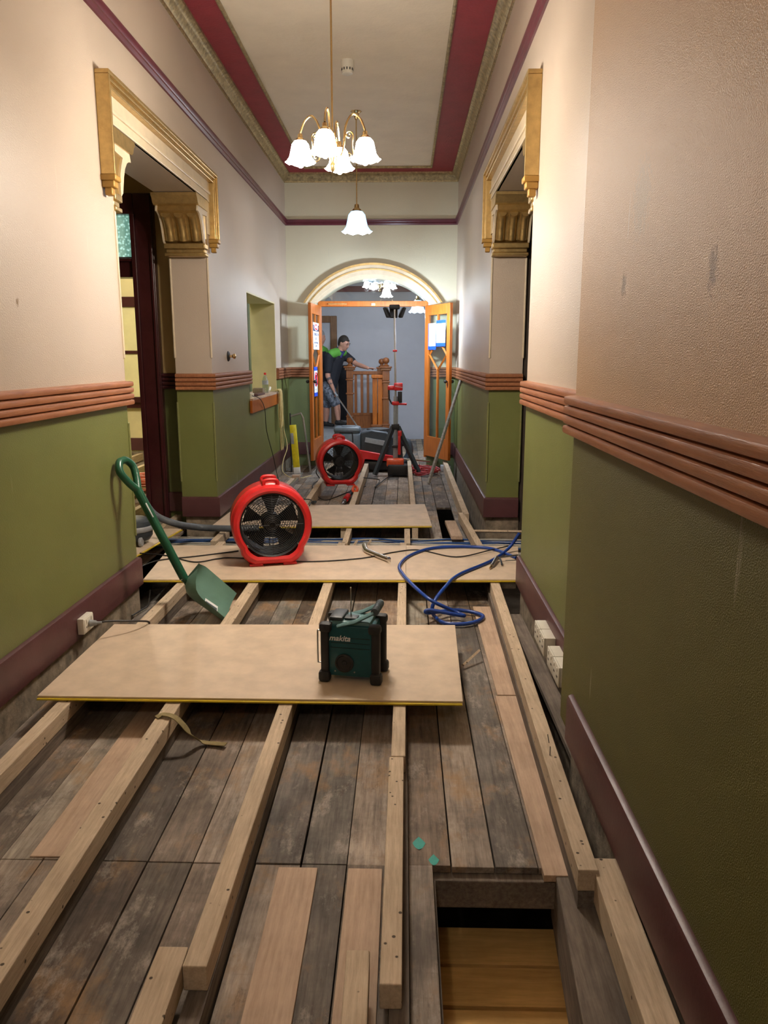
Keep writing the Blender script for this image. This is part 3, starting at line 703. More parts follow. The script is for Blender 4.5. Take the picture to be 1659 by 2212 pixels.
sheetboard('flooring_sheet', [P2(876.5, 1252), P2(1122, 1252), P2(1119, 1180), P2(877.5, 1178)], 'particleboard sheet under the blue hose, right of the joint')
sheetboard('flooring_sheet', [P2(455, 1137), P2(933, 1135), P2(918, 1089), P2(515, 1092)], 'particleboard sheet beyond the cable trench')
sheetboard('flooring_sheet', [(-2.5, 5.0), (-1.86, 5.0), (-1.77, 5.95), (-2.45, 5.95)], 'particleboard offcut with yellow edge in the left passage', edges=(1,))

# ------------------------------------------------------------------ cables in the trench
def cable(name, pts, r, mat, label, cat, group=None, smooth=5, n=6, kind=None):
    pts = [Vector(p) for p in pts]; c = pts[0].copy()
    o = MB().tube([p-c for p in pts], r, n, smooth=smooth).build(name, mat); o.location = c
    return tag(o, label, cat, group, kind)
for k in range(22):
    y = 5.80+.31*k/22+random.uniform(-.02, .02); z = -.079-.028*random.random()
    typ = random.choice(['blue', 'blue', 'white', 'black', 'white']) if k not in (20, 21) else 'white'
    if .3 < k/22 < .62: typ = 'blue' if k % 3 else 'white'
    pts = [(-2.2, y+random.uniform(-.05, .05), z)]
    for i in range(9):
        pts.append((-1.9+i*.33, y+random.uniform(-.022, .022), z+random.uniform(-.012, .008)))
    pts.append((1.1, y+random.uniform(-.05, .05), z))
    mt, cat, lb = {'blue': ('bluecab', 'cable', 'thin blue data cable lying across the floor trench'), 'white': ('whitecab', 'cable', 'pale grey cable lying across the floor trench'), 'black': ('blackcab', 'cable', 'black cable lying across the floor trench')}[typ]
    cable('%s_cable' % {'blue': 'blue', 'white': 'grey', 'black': 'black'}[typ], pts, random.uniform(.004, .008), mt, lb, cat, '%s cables in the trench' % typ)
cable('conduit', [(-1.75, 5.64, -.095), (-.4, 5.64, -.095), (1.0, 5.62, -.095)], .018, 'conduit', 'dusty grey conduit along the near side of the trench', 'pipe', smooth=0, n=10)
cable('conduit', [(-1.5, 5.70, -.13), (-.5, 5.71, -.13), (.5, 5.72, -.13)], .014, 'conduit', 'dull conduit lower down beneath the cables in the trench', 'pipe', smooth=0, n=10)
cable('timber_lath', [(.55, 6.07, -.015), (1.02, 6.05, -.015)], .012, 'joist', 'pale lath beyond the cables at the right end of the trench', 'lath', smooth=0, n=4)
for i, px in enumerate([775, 803]):
    a = at_z(px, 1158, -.05); cable('noggin', [(a.x-.02, 5.6, -.04), (a.x+.0, 5.78, -.03)], .011, 'joist', ['thin timber stick in the trench left of the bent tube', 'thin timber stick in the trench above the bent tube'][i], 'stick', smooth=0, n=4)

# ------------------------------------------------------------------ lamps
def shade(parent, c, mat='shade', s=1.0, bulb=True, power=9, col=WARM, name='glass_shade', tilt=0):
    c = Vector(c)
    prof = [(.018, .05), (.032, .046), (.045, .03), (.052, .0), (.058, -.03), (.070, -.052), (.078, -.060)]
    prof2 = [(r-.003, z) for r, z in prof[::-1]]
    wv = [0, 0, 0, 0, .001, .004, .007] + [.007, .004, .001, 0, 0, 0, 0]
    MB().lathe([(r*s, z*s) for r, z in prof+prof2], c, 'Z', 48, cap=False, wave=[w*s for w in wv]).build(name, mat, parent)
    g = MB().lathe([(.006, .085), (.012, .082), (.014, .065), (.024, .055), (.027, .046), (.020, .044)], c, 'Z', 20)
    for v in g.bm.verts: v.co = c+(v.co-c)*s
    g.build('shade_holder', 'brass', parent)
    if bulb:
        MB().sphere(c+Vector((0, 0, -.05*s)), .024*s, (1, 1, 1.55)).build('bulb', 'bulb', parent)
    if power:
        W0 = chain(parent) @ c
        light('lamp_light', 'POINT', W0+Vector((0, 0, -.095*s)), power, col, .035)
def chandelier(name, cx, cy, zc, label, rod_top, arms=4, a0=.06, R=.18, power=9, col=WARM, s=1.0, smat='shade'):
    t = thing(name, label, 'chandelier', (cx, cy, zc))
    MB().cyl((0, 0, -.06), (0, 0, rod_top-zc), .005, n=10).build('rod', 'brass', t)
    MB().lathe([(.012, .0), (.05, -.005), (.055, -.015), (.03, -.03), (.02, -.07), (.008, -.08)], (0, 0, rod_top-zc), 'Z', 24).build('ceiling_rose', 'brass', t)
    MB().lathe([(.004, -.13), (.012, -.12), (.018, -.10), (.010, -.085), (.022, -.06), (.030, -.035), (.020, -.01), (.012, .02), (.016, .035), (.008, .05)], (0, 0, .0), 'Z', 20).build('body', 'brass', t)
    for k in range(arms):
        a = a0+2*PI*k/arms; d = Vector((math.cos(a), math.sin(a), 0)); u = Vector((0, 0, 1))
        pts = [d*.02+u*-.05, d*.045+u*-.05, d*.06+u*.0, d*.07+u*.09, d*(R*.62)+u*.145, d*(R*.86)+u*.12, d*R+u*.065]
        arm = MB().tube([p*s for p in pts], .0055, 8, smooth=6).build('arm', 'brass', t)
        sc = []
        for i in range(22):
            th = i/21*2.6*PI; r_ = .022*(1-i/26)
            sc.append(d*(.088+r_*math.cos(th))+u*(.045+r_*math.sin(th)))
        s2 = []
        for i in range(22):
            th = i/21*2.6*PI; r_ = .026*(1-i/26)
            s2.append(d*(.088+r_*math.cos(th))+u*(-.055-r_*math.sin(th)))
        MB().tube(sc, .0032, 6).tube(s2, .0032, 6).tube([sc[0], d*.105+u*-.005, s2[0]], .0032, 6, smooth=4).build('scroll_ornament', 'brass', arm)
        shade(t, d*R+u*-.02, smat, s=s*.98, power=power, col=col)
    return t
chandelier('chandelier', -.375, 4.28, 2.44, 'brass chandelier with four lit glass shades hanging in the near corridor', ZC, power=13, a0=-.13, R=.172)
t = thing('pendant_lamp', 'single blue-white glass pendant hanging on a long brass rod', 'pendant lamp', (-.475, 8.1, 2.70))
MB().cyl((0, 0, .09), (0, 0, ZC-2.70), .006, n=10).build('rod', 'brass', t)
MB().lathe([(.012, -.075), (.016, -.06), (.03, -.03), (.028, -.02), (.05, -.006), (.055, 0)], (0, 0, ZC-2.70), 'Z', 24, wave=[0, 0, 0, 0, .004, .006]).build('ceiling_rose', 'brass', t)
shade(t, (0, 0, 0), 'shadeb', 1.85, False, 13, (.95, .95, 1))
chandelier('chandelier', -.36, 11.9, 2.445, 'smaller brass chandelier with lit shades seen through the arch', 3.6, power=6.5, a0=.5, R=.22, col=(.75, .86, 1), s=.8, smat='shadef')
t = thing('pendant_lamp', 'cream glass pendant shade seen through the arch, below the far chandelier', 'pendant lamp', (-.29, 13.2, 2.42))
MB().cyl((0, 0, .09), (0, 0, 3.6-2.42), .005, n=8).build('rod', 'brass', t); shade(t, (0, 0, 0), 'shadef', 1.3, False, 0)
t = thing('pendant_lamp', 'pale blue lit pendant shade just under the door transom at right', 'pendant lamp', (.20, 11.6, 2.10))
MB().cyl((0, 0, .09), (0, 0, 3.6-2.10), .005, n=8).build('rod', 'brass', t); shade(t, (0, 0, 0), 'shadeb', 1.6, False, 3, COOL)
# unseen lamp added to light the side room and its window wall
t = thing('added_lamp', 'unseen added lamp lighting the side room beyond the dark maroon door frame', 'lamp', (-3.4, 8.9, 2.6))
MB().cyl((0, 0, .09), (0, 0, .40), .006, n=8).build('rod', 'brass', t); shade(t, (0, 0, 0), 'shade', 1.6, True, 60, (1, .88, .66))
# unseen lamp added to brighten the hatch recess
t = thing('added_lamp', 'small unseen lamp added behind the wall hatch', 'lamp', (-2.0, 8.4, 2.5))
shade(t, (0, 0, 0), 'shade', .8, True, 2.5, (1, .9, .7))
# lamp further back along the corridor behind the viewer
t = thing('pendant_lamp', 'pendant lamp in the corridor behind the viewpoint', 'pendant lamp', (-.42, -.6, 2.7))
MB().cyl((0, 0, .09), (0, 0, ZC-2.7), .005, n=8).build('rod', 'brass', t); shade(t, (0, 0, 0), 'shade', 1.2, False, 5, (1, .74, .50))
# smoke detector
t = thing('smoke_detector', 'cream cylindrical smoke detector on the ceiling', 'smoke detector', (-.467, 6.79, ZC))
MB().lathe([(.052, 0), (.052, -.045), (.046, -.055), (.046, -.085), (.044, -.10), (.030, -.106)], (0, 0, 0), 'Z', 28).build('body', 'white', t)
for k in range(12): MB().cbox((.0455*math.cos(k*PI/6), .0455*math.sin(k*PI/6), -.070), (.006, .009, .018), Matrix.Rotation(k*PI/6, 3, 'Z')).build('vent_slot', 'blackm', t)
# bell push on left wall
t = thing('bell_pull', 'dark round wall plate with brass knob on the left wall', 'bell push', (XL, 6.97, 1.37))
MB().lathe([(.045, 0), (.045, .006), (.036, .014), (.016, .018)], (0, 0, 0), 'X', 24).build('back_plate', 'blackm', t)
MB().lathe([(.012, .014), (.012, .04), (.022, .05), (.022, .065), (.008, .072)], (0, 0, 0), 'X', 20).build('knob', 'brass', t)

# ------------------------------------------------------------------ red air movers
def air_mover(c, yaw, label, R=.262, tilt=0.0):
    t = thing('air_mover', label, 'fan', c, yaw)
    zc = R+.012; D = .27
    body = MB(); n = 48
    def section(y, r, flat):
        ring = []
        for j in range(n):
            a = 2*PI*j/n; x = math.cos(a)*r; z = math.sin(a)*r
            if z < -r*.62:                       # feet: widen and flatten the bottom
                k = (-z/r-.62)/.38; x = x*(1+.30*k**.7) if abs(x) > 1e-4 else x; z = -r*.62-(r*.38)*min(1, k*1.25)
            ring.append(Vector((x, y, z+zc)))
        return ring
    S_ = [section(-D/2, R-.055, 0), section(-D/2-.012, R-.035, 0), section(-D/2-.006, R-.014, 0), section(-D/2+.012, R-.002, 0), section(-D/2+.035, R, 0), section(-D/2+.045, R-.012, 0), section(-D/2+.085, R-.014, 0), section(-D/2+.095, R, 0), section(D/2-.035, R, 0), section(D/2, R-.018, 0), section(D/2, R-.035, 0)]
    body.rings(S_, cap=False)
    body.lathe([(R-.055, -D/2), (R-.058, -D/2+.03), (R-.058, D/2-.03), (R-.035, D/2)], (0, 0, zc), 'Y', n, cap=False)
    body.build('housing', 'red', t)
    duct = MB().lathe([(R-.052, -D/2-.004), (R-.064, -D/2+.010), (R-.064, -.02), (R-.064, D/2-.02), (R-.0585, D/2-.02), (R-.0585, 0), (R-.0585, -D/2+.02)], (0, 0, zc), 'Y', n, cap=False).build('inner_duct', 'black', t)
    for y, nm in ((-D/2+.006, 'front_grille'), (D/2-.012, 'rear_grille')):
        g = MB(); k = 17 if y < 0 else 12
        for i in range(k):
            r = .022+(R-.084)*i/(k-1); dome = -.012*(1-(i/(k-1))**2) if y < 0 else 0
            g.tube([(r*math.cos(a), y+dome, zc+r*math.sin(a)) for a in [2*PI*q/40 for q in range(40)]], .0016, 4, closed=True)
        for q in range(4):
            a = PI/2+q*PI/2
            g.tube([(.02*math.cos(a), y-.012, zc+.02*math.sin(a)), ((R-.06)*math.cos(a), y, zc+(R-.06)*math.sin(a))], .0026, 5)
        if y > 0:
            for q in range(24):
                a = q*PI/12; g.tube([(.05*math.cos(a), y, zc+.05*math.sin(a)), ((R-.062)*math.cos(a+.55), y, zc+(R-.062)*math.sin(a+.55))], .0013, 4); g.tube([(.05*math.cos(a), y+.002, zc+.05*math.sin(a)), ((R-.062)*math.cos(a-.55), y+.002, zc+(R-.062)*math.sin(a-.55))], .0013, 4)
        g.build(nm, 'blackm', t)
    hub = MB().lathe([(.0, -.075), (.05, -.07), (.062, -.05), (.062, .05), (.05, .09)], (0, 0, zc), 'Y', 24).build('motor_hub', 'black', t)
    for q in range(5):
        a = PI/2+q*2*PI/5; pts = []
        b_ = MB()
        A = []
        for i in range(7):
            r = .05+(R-.125)*i/6; w = .30+.10*i/6; tw = .6-.35*i/6
            rr = []
            for s_ in (-1, 1):
                aa = a+s_*w*(.85 if i else .6); yy = s_*.035*tw/.6
                rr.append((r*math.cos(aa), yy, zc+r*math.sin(aa)))
            A.append([Vector(rr[0]), Vector(rr[1]), Vector(rr[1])+Vector((0, .005, 0)), Vector(rr[0])+Vector((0, .005, 0))])
        b_.rings(A); b_.build('blade', 'black', t)
    h = MB()
    h.tube([(-.045, -D/2+.05, R+zc-.012), (-.04, -D/2+.045, R+zc+.022), (0, -D/2+.045, R+zc+.030), (.04, -D/2+.045, R+zc+.022), (.045, -D/2+.05, R+zc-.012)], .012, 10, smooth=5)
    h.tube([(-.045, D/2-.05, R+zc-.012), (-.04, D/2-.06, R+zc+.022), (.0, D/2-.06, R+zc+.030), (.04, D/2-.06, R+zc+.022), (.045, D/2-.05, R+zc-.012)], .012, 10, smooth=5)
    h.cbox((-.045, 0, R+zc+.002), (.018, D*.55, .025), None, .006); h.cbox((.045, 0, R+zc+.002), (.018, D*.55, .025), None, .006)
    h.build('handle', 'red', t)
    for sx, sz in ((-.165, .13), (.165, .13), (-.165, -.13), (.165, -.13)):
        MB().lathe([(.006, 0), (.006, -.004), (.003, -.006)], (sx, -D/2+.004, zc+sz), 'Y', 10).build('screw', 'steel', t)
    f = MB()
    f.cbox((-.11, 0, .008), (.09, D-.02, .018), None, .005); f.cbox((.11, 0, .008), (.09, D-.02, .018), None, .005)
    f.build('foot', 'red', t)
    return t
air_mover((-.88, 4.98, .019), .26, 'red round air mover fan on the near particleboard sheet')
air_mover((-.70, 8.30, 0), .24, 'red round air mover fan further away, on the joists before the grey tank', R=.245)

# ------------------------------------------------------------------ radio
t = thing('jobsite_radio', 'teal and black jobsite radio standing on the large particleboard sheet', 'radio', (-.205, 3.10, .019), -.16)
w, d, h = .205, .15, .235
MB().cbox((0, 0, .018+h/2), (w, d, h-.01), None, .010).build('body', 'teal', t)
for sx in (-1, 1):
    for sy in (-1, 1):
        MB().cbox((sx*(w/2+.006), sy*(d/2-.004), .012+h/2), (.036, .032, h-.03), None, .009).build('corner_bumper', 'blackm', t)
        MB().cbox((sx*(w/2+.008), sy*(d/2), .024), (.05, .046, .048), None, .012).build('foot_bumper', 'blackm', t)
        MB().cbox((sx*(w/2+.002), sy*(d/2-.002), h+.004), (.052, .048, .040), None, .012).build('top_bumper', 'blackm', t)
MB().cbox((0, 0, h+.015), (w-.04, d-.02, .026), None, .008).build('top_panel', 'tealm', t)
MB().cbox((-.065, .0, h+.034), (.06, d-.03, .020), None, .008).build('top_block', 'dgrey', t)
MB().cbox((-.005, -.02, h+.034), (.055, .05, .008), None, .003).build('antenna_base', 'dgrey', t)
MB().cyl((-.01, -.01, h+.03), (-.012, -.005, h+.155), .0028, .0022, 8).sphere((-.012, -.005, h+.157), .004).build('antenna', 'chrome', t)
hd = MB()
for sy in (-1, 1): hd.tube([(-.055, sy*.062, h+.008), (.02, sy*.064, h+.030), (.098, sy*.055, h+.072)], .021, 8, flat=.42)
hd.build('handle_arm', 'tealm', t)
gp = MB(); gp.cyl((.102, -.065, h+.076), (.102, .065, h+.076), .016, n=14)
for k in range(9): gp.lathe([(.0175, -.003), (.0175, .003)], (.102, -.052+k*.013, h+.076), 'Y', 14)
gp.build('handle_grip', 'grey', t)
MB().lathe([(.040, 0), (.040, -.006), (.034, -.008), (.030, -.004), (.012, -.004), (.010, -.008), (0, -.009)], (-.025, -d/2-.001, .085), 'Y', 32).build('speaker', 'blackm', t)
for k in range(3): MB().box(-.083, .083, -d/2-.0015, -d/2+.002, .150+k*.022, .1515+k*.022).build('panel_line', 'black', t)
for a_, b__ in ((-.065, .047), (.018, .047)): MB().lathe([(.004, 0), (.003, -.003)], (a_, -d/2-.001, b__), 'Y', 8).build('screw', 'steel', t)
text('lettering', 'makita', .034, 'whitep', t, Matrix.Translation((-.045, -d/2-.002, .192)) @ Matrix.Rotation(PI/2, 4, 'X'), shear=.28, bold=.0006)
MB().tube([(-w/2-.012, -.03, .205), (-w/2-.045, -.03, .205), (-w/2-.050, -.03, .195), (-w/2-.050, -.03, .075), (-w/2-.045, -.03, .062), (-w/2-.012, -.03, .062)], .0035, 8, smooth=3).build('side_guard', 'steel', t)

# ------------------------------------------------------------------ shovel
sh = thing('scoop_shovel', 'green plastic grain scoop leaning on the left wall, blade down between joists', 'shovel', (-1.0, 4.1, -.1))
A = at_x(262, 1003, -1.52); Bp = Vector((-1.235, 4.02, .165))
A = Vector((-1.50, 4.10, .80)); 
A = at_y(268, 1003, 4.12); Bp = at_y(397, 1248, 4.12)
ax = (Bp-A).normalized(); sidev = Vector((.25, .97, .0)); sidev = (sidev-ax*sidev.dot(ax)).normalized()
hp = MB()
hp.tube([A+ax*.15, A+ax*.3, A.lerp(Bp, .75), Bp], .025, 12, smooth=6)
hp.build('shaft', 'green', sh, world=True)
gr = MB(); g0 = A+ax*.16
gr.tube([g0, A+ax*.10+sidev*.040, A+ax*.03+sidev*.065, A-ax*.015+sidev*.035, A-ax*.022, A-ax*.015-sidev*.035, A+ax*.03-sidev*.065, A+ax*.10-sidev*.040, g0], .021, 10, smooth=5)
gr.build('d_grip', 'green', sh, world=True)
MB().cbox(A.lerp(Bp, .40)+Vector((.010, -.012, .004)), (.020, .012, .09), ax.to_track_quat('Z', 'Y').to_matrix(), .004).build('worn_label', 'whitep', sh, world=True)
# blade: tray running down and to the right
tip = at_z(478, 1352, -.095); tip2 = at_z(520, 1300, -.085)
cx_ = (Bp - Vector((0, 0, .02)))
endc = (tip+tip2)/2; bl = (endc-cx_); Lb = bl.length; bx = bl.normalized()
wy = (tip2-tip); wy = (wy-bx*wy.dot(bx)).normalized(); nz = bx.cross(wy)
if nz.z < 0: nz = -nz
bm_ = MB(); U_ = []; nU, nV = 16, 14; hw = .175
def bladept(u, v, off):
    s_ = max(.12, 1-(max(0, .28-u)/.28)**2*.95) if u < .28 else 1
    s_ = math.sqrt(max(.02, 1-(max(0, .30-u)/.30)**2)) if u < .30 else 1
    rim = (abs(v)**2.6)*.105*(1-.35*u)
    bk = max(0, (.16-u)/.16)**2*.05
    return cx_+bx*(u*Lb)+wy*(v*hw*s_)+nz*(rim+bk-.03+off)
front = []; L_ = []
for side_ in (0, -.004):
    L_.append([[bm_.bm.verts.new(bladept(i/nU, -1+2*j/nV, side_)) for j in range(nV+1)] for i in range(nU+1)])
for k in range(2):
    for i in range(nU):
        for j in range(nV): bm_.bm.faces.new([L_[k][i][j], L_[k][i+1][j], L_[k][i+1][j+1], L_[k][i][j+1]])
for i in range(nU):
    for j in (0, nV): bm_.bm.faces.new([L_[0][i][j], L_[0][i+1][j], L_[1][i+1][j], L_[1][i][j]])
for j in range(nV):
    for i in (0, nU): bm_.bm.faces.new([L_[0][i][j], L_[0][i][j+1], L_[1][i][j+1], L_[1][i][j]])
bm_.build('blade', 'greenp', sh, world=True)
MB().tube([Bp, bladept(.04, 0, .015), bladept(.14, 0, .006)], .018, 10, rad=[.025, .024, .008]).build('socket', 'green', sh, world=True)
st = MB(); mm = Matrix((bx, wy, nz)).transposed().to_4x4(); mm.translation = bladept(.62, -.12, .009)
st.box(-.045, .045, -.035, .035, 0, .001, mm); sticker = st.build('sticker', 'whitep', sh, world=True, smooth=False)
MB().box(-.040, .040, -.030, .010, .001, .0016, mm).build('printed_panel', 'grey', sticker, world=True, smooth=False)

# ------------------------------------------------------------------ hoses and cords
T = .019
def zp(px, py, z=.019): return at_z(px, py, z)
cable('vacuum_hose', [at_y(300, 1060, 5.55), at_y(330, 1108, 5.55), at_y(375, 1130, 5.55), zp(430, 1139, .05), zp(500, 1142, .05), zp(560, 1140, .05)], .026, 'hose', 'thick dark grey vacuum hose curving from the side passage to behind the fan', 'hose', smooth=8, n=14)
hz = .016
cable('air_hose', [zp(1122, 1152, .16), zp(1098, 1185, .05), zp(1060, 1212, .03), zp(990, 1242, .03), zp(960, 1270, .02), zp(938, 1300, -.03), zp(935, 1325, -.09), zp(958, 1345, -.10), zp(1000, 1348, -.10), zp(1035, 1340, -.10), zp(1040, 1328, -.10), zp(990, 1318, -.09), zp(925, 1324, -.06), zp(930, 1318, -.04), zp(1000, 1330, -.07), zp(985, 1322, -.07), zp(930, 1296, 0), zp(893, 1265, .03), zp(870, 1240, .03), zp(863, 1222, .03), zp(885, 1200, .03), zp(935, 1184, .03), zp(1010, 1181, .03), zp(1065, 1186, .03), zp(1115, 1205, .03)], .011, 'bluehose', 'dark blue air hose looping over the board and down between joists', 'hose', smooth=8, n=10)
cable('extension_lead', [zp(302, 1195, .03), zp(360, 1200, .024), zp(420, 1214, .024), zp(470, 1207, .024), zp(510, 1205, .024), zp(660, 1213, .024), zp(780, 1206, .024), zp(850, 1193, .024), zp(905, 1188, .024), zp(985, 1203, .024), zp(1060, 1188, .035), zp(1105, 1178, .03)], .0045, 'blackcab', 'black power cord running across the middle board past the near fan', 'extension lead', smooth=8)
cable('extension_lead', [zp(302, 1225, .024), zp(345, 1210, .024), zp(420, 1202, .024), zp(515, 1190, .024)], .0045, 'blackcab', 'black power cord crossing the other cord beside the shovel shaft', 'extension lead', smooth=8)
cable('extension_lead', [Vector((-1.49, 3.50, .10)), Vector((-1.43, 3.53, .10)), Vector((-1.33, 3.62, .07)), Vector((-1.30, 3.72, .03)), Vector((-1.33, 3.78, -.02))], .005, 'blackcab', 'black cord leaving the plug at the left skirting', 'extension lead', smooth=8)
cable('extension_lead', [zp(325, 1275, -.10), zp(322, 1300, -.10), zp(318, 1310, -.10), zp(305, 1318, -.10), zp(285, 1330, -.10)], .005, 'blackcab', 'black cord lying in the gap behind the left skirting corner', 'extension lead', smooth=8)
cable('extension_lead', [at_x(545, 855, -1.45), at_x(562, 862, -1.50), at_x(572, 885, -1.53), at_x(576, 930, -1.54), at_x(590, 985, -1.53), at_z(603, 1040, -.10), at_z(618, 1052, -.1)], .0045, 'blackcab', 'black cord hanging down the wall from the hatch shelf', 'extension lead', smooth=8)
cable('extension_lead', [at_z(640, 1078, .02), at_z(672, 1080, .015), at_z(668, 1092, .03)], .005, 'blackcab', 'short black cord with plug on the far board behind the near fan', 'extension lead', smooth=8)
o = MB().cyl((0, 0, 0), (.03, -.06, .02), .018, .012, 12).build('cord_plug', 'dgrey'); o.location = at_z(676, 1086, .04); tag(o, 'grey plug lying at the edge of the far board', 'plug')
cable('extension_lead', [at_z(690, 1000, .1), at_z(683, 1020, .0), at_z(690, 1035, -.1), at_z(676, 1046, -.1), at_z(680, 1065, -.1), at_z(700, 1080, -.1), at_z(725, 1074, -.1), at_z(760, 1060, -.09), at_z(790, 1050, -.1)], .006, 'blackcab', 'black cord looping in front of the far fan', 'extension lead', smooth=8)
cable('extension_lead', [at_z(785, 1032, 0), at_z(820, 1037, -.1), at_z(810, 1052, -.1), at_z(840, 1030, -.1), at_z(870, 1026, -.1), at_z(893, 1024, -.02)], .006, 'blackcab', 'black cord from the far fan towards the tripod light', 'extension lead', smooth=8)
# bent chrome tube
o = MB().tube([at_z(787, 1178, .05), at_z(790, 1186, .04), at_z(797, 1192, .036), at_z(840, 1209, .036)], .018, 14, smooth=6).build('bent_tube', 'chrome')
tag(o, 'bent chrome vacuum tube lying on the middle board', 'tube')
# blow gun
t = thing('air_gun', 'metal air gun with hooked trigger at the right end of the blue hose', 'air gun', at_z(1085, 1205, .04))
MB().tube([at_z(1070, 1205, .05), at_z(1090, 1203, .05), at_z(1118, 1199, .05)], .006, 10).build('nozzle', 'steel', t, world=True)
MB().tube([at_z(1073, 1203, .05), at_z(1068, 1212, .045), at_z(1062, 1222, .035)], .011, 10).build('handle', 'steel', t, world=True)
MB().cyl(at_z(1062, 1221, .035), at_z(1058, 1227, .03), .008, .006, 10).build('coupler', 'brass', t, world=True)
MB().tube([at_z(1080, 1206, .05), at_z(1083, 1213, .045), at_z(1084, 1220, .03)], .006, 8).build('trigger', 'dgrey', t, world=True)
MB().cyl(at_z(1092, 1211, .035), at_z(1118, 1210, .035), .003).sphere(at_z(1118, 1210, .035), .009).build('lever', 'steel', t, world=True)
# strap over joist
st = MB(); pts = [Vector((-.99, 2.66, -.005)), Vector((-.965, 2.70, .008)), Vector((-.92, 2.74, .010)), Vector((-.885, 2.70, .004)), Vector((-.86, 2.66, -.035)), Vector((-.80, 2.58, -.085)), Vector((-.76, 2.54, -.106)), Vector((-.70, 2.53, -.108)), Vector((-.655, 2.545, -.106))]
pts = [at_z(338, 1550, .004), at_z(352, 1543, .010), at_z(375, 1548, .010), at_z(392, 1562, -.01), at_z(412, 1585, -.05), at_z(435, 1602, -.10), at_z(462, 1606, -.108), at_z(488, 1608, -.105)]
pts = spline(pts, 6)
R_ = []
for i, p in enumerate(pts):
    tt = (pts[min(i+1, len(pts)-1)]-pts[max(i-1, 0)]).normalized(); sd = tt.cross(Vector((0, 0, 1))).normalized()*.013; up = sd.cross(tt).normalized()*.0015
    R_.append([p+sd+up, p-sd+up, p-sd-up, p+sd-up])
tag(st.rings(R_).build('webbing_strap', 'strap'), 'khaki webbing strap draped over the second joist', 'strap')
a = at_z(1000, 1437, -.10); b_ = at_z(1035, 1417, -.095)
tag(MB().tube([a, b_+Vector((0, 0, .03))], .008, 4).build('timber_offcut', 'joist', smooth=False), 'small pale timber stick poking out beside the large sheet', 'stick')
for i, (px, py, s_) in enumerate([(905, 1822, 1), (937, 1858, .8)]):
    q = at_z(px, py, ZB+.003); m_ = MB(); m_.lathe([(.018*s_, 0), (.012*s_, .0012), (0, .0015)], (0, 0, 0), 'Z', 12, wave=[.002, .001, 0])
    for v in m_.bm.verts: v.co.y *= 1.6
    o = m_.build('paint_splash', 'turq'); o.location = q; tag(o, ['turquoise paint splash on the board left of the pit', 'turquoise paint splash at the corner of the pit'][i], 'paint splash')
# nails on right joist
for i, (px, py) in enumerate([(1186, 1605), (1188, 1632)]):
    q = at_z(px, py, 0); o = MB().cyl((0, 0, 0), (-.004+.006*i, .012, .028), .0015, n=6).build('bent_nail', 'blackm'); o.location = q
    tag(o, ['bent nail standing in the right joist, farther one', 'bent nail standing in the right joist, nearer one'][i], 'nail')

# ------------------------------------------------------------------ power points
def gpo(loc, label, ax, double=False):
    t = thing('power_outlet', label, 'power outlet', loc)
    s_ = ax
    MB().cbox((s_*.014, 0, 0), (.032, .115, .078), None, .004).build('box', 'white', t)
    MB().cbox((s_*.030, 0, 0), (.006, .105, .068), None, .003).build('face_plate', 'white', t)
    for dy in (-.028, .028):
        MB().cbox((s_*.034, dy, .020), (.004, .012, .016), None, .001).build('switch', 'white', t)
        for q in (-.006, .006): MB().cbox((s_*.0335, dy+q, -.008), (.002, .002, .009)).build('socket_slot', 'blackm', t)
    return t
def gpb(x, y, z, label):
    t = thing('power_outlet', label, 'power outlet', (x, y, z))
    MB().cbox((-.022, 0, 0), (.044, .12, .085), None, .003).build('mounting_box', 'white', t)
    MB().cbox((-.048, 0, 0), (.008, .12, .085), None, .003).build('face_plate', 'white', t)
    for dy in (-.03, .03):
        MB().cbox((-.053, dy, .024), (.004, .011, .015), None, .001).build('switch', 'white', t)
        for q in (-.006, .006): MB().cbox((-.0525, dy+q, -.006), (.002, .002, .009)).build('socket_slot', 'blackm', t)
gpb(XR-.022, 3.42, .10, 'white boxed power outlet on the right skirting, farthest of four')
gpb(XR-.022, 3.295, .10, 'white boxed power outlet on the right skirting, second farthest of four')
gpb(XR-.022, 3.09, .10, 'white boxed power outlet on the right skirting, third of four')
gpb(XR-.022, 2.965, .10, 'white boxed power outlet on the right skirting, nearest of four')
t = gpo((XL+.024, 3.50, .10), 'cream power outlet with a plug on the left skirting', 1)
pl = thing('power_plug', 'clear grey plug pushed into the left wall outlet', 'plug', (XL+.06, 3.50, .10))
MB().cyl((0, 0, 0), (.03, .005, 0), .018, .012, 12).cyl((.03, .005, 0), (.055, .01, 0), .008, .006, 10).build('plug_body', 'lgrey', pl)

# ------------------------------------------------------------------ hatch shelf and its things
sf = MB(); sf.box(XL-.3, XL+.03, 7.90, 9.62, .925, .945)
t = thing('hatch_shelf', 'rough timber shelf and fascia in the wall hatch', 'shelf', (XL, 8.75, .93))
sf.build('shelf_top', 'pale', t, smooth=False, world=True)
MB().box(XL+.005, XL+.03, 7.86, 9.62, .80, .925).build('fascia', 'door', t, smooth=False, world=True)
t = thing('water_bottle', 'clear plastic bottle with a red cap on the hatch shelf', 'bottle', (XL-.07, 9.20, .945))
MB().lathe([(.032, 0), (.036, .01), (.036, .13), (.034, .15), (.020, .19), (.013, .205), (.013, .215)], (0, 0, 0), 'Z', 24).build('bottle_body', 'water', t)
MB().lathe([(.015, .213), (.015, .235), (.012, .238)], (0, 0, 0), 'Z', 16).build('cap', 'red', t)
MB().lathe([(.0365, .10), (.0365, .145)], (0, 0, 0), 'Z', 24, cap=False).build('label_band', 'lgrey', t)
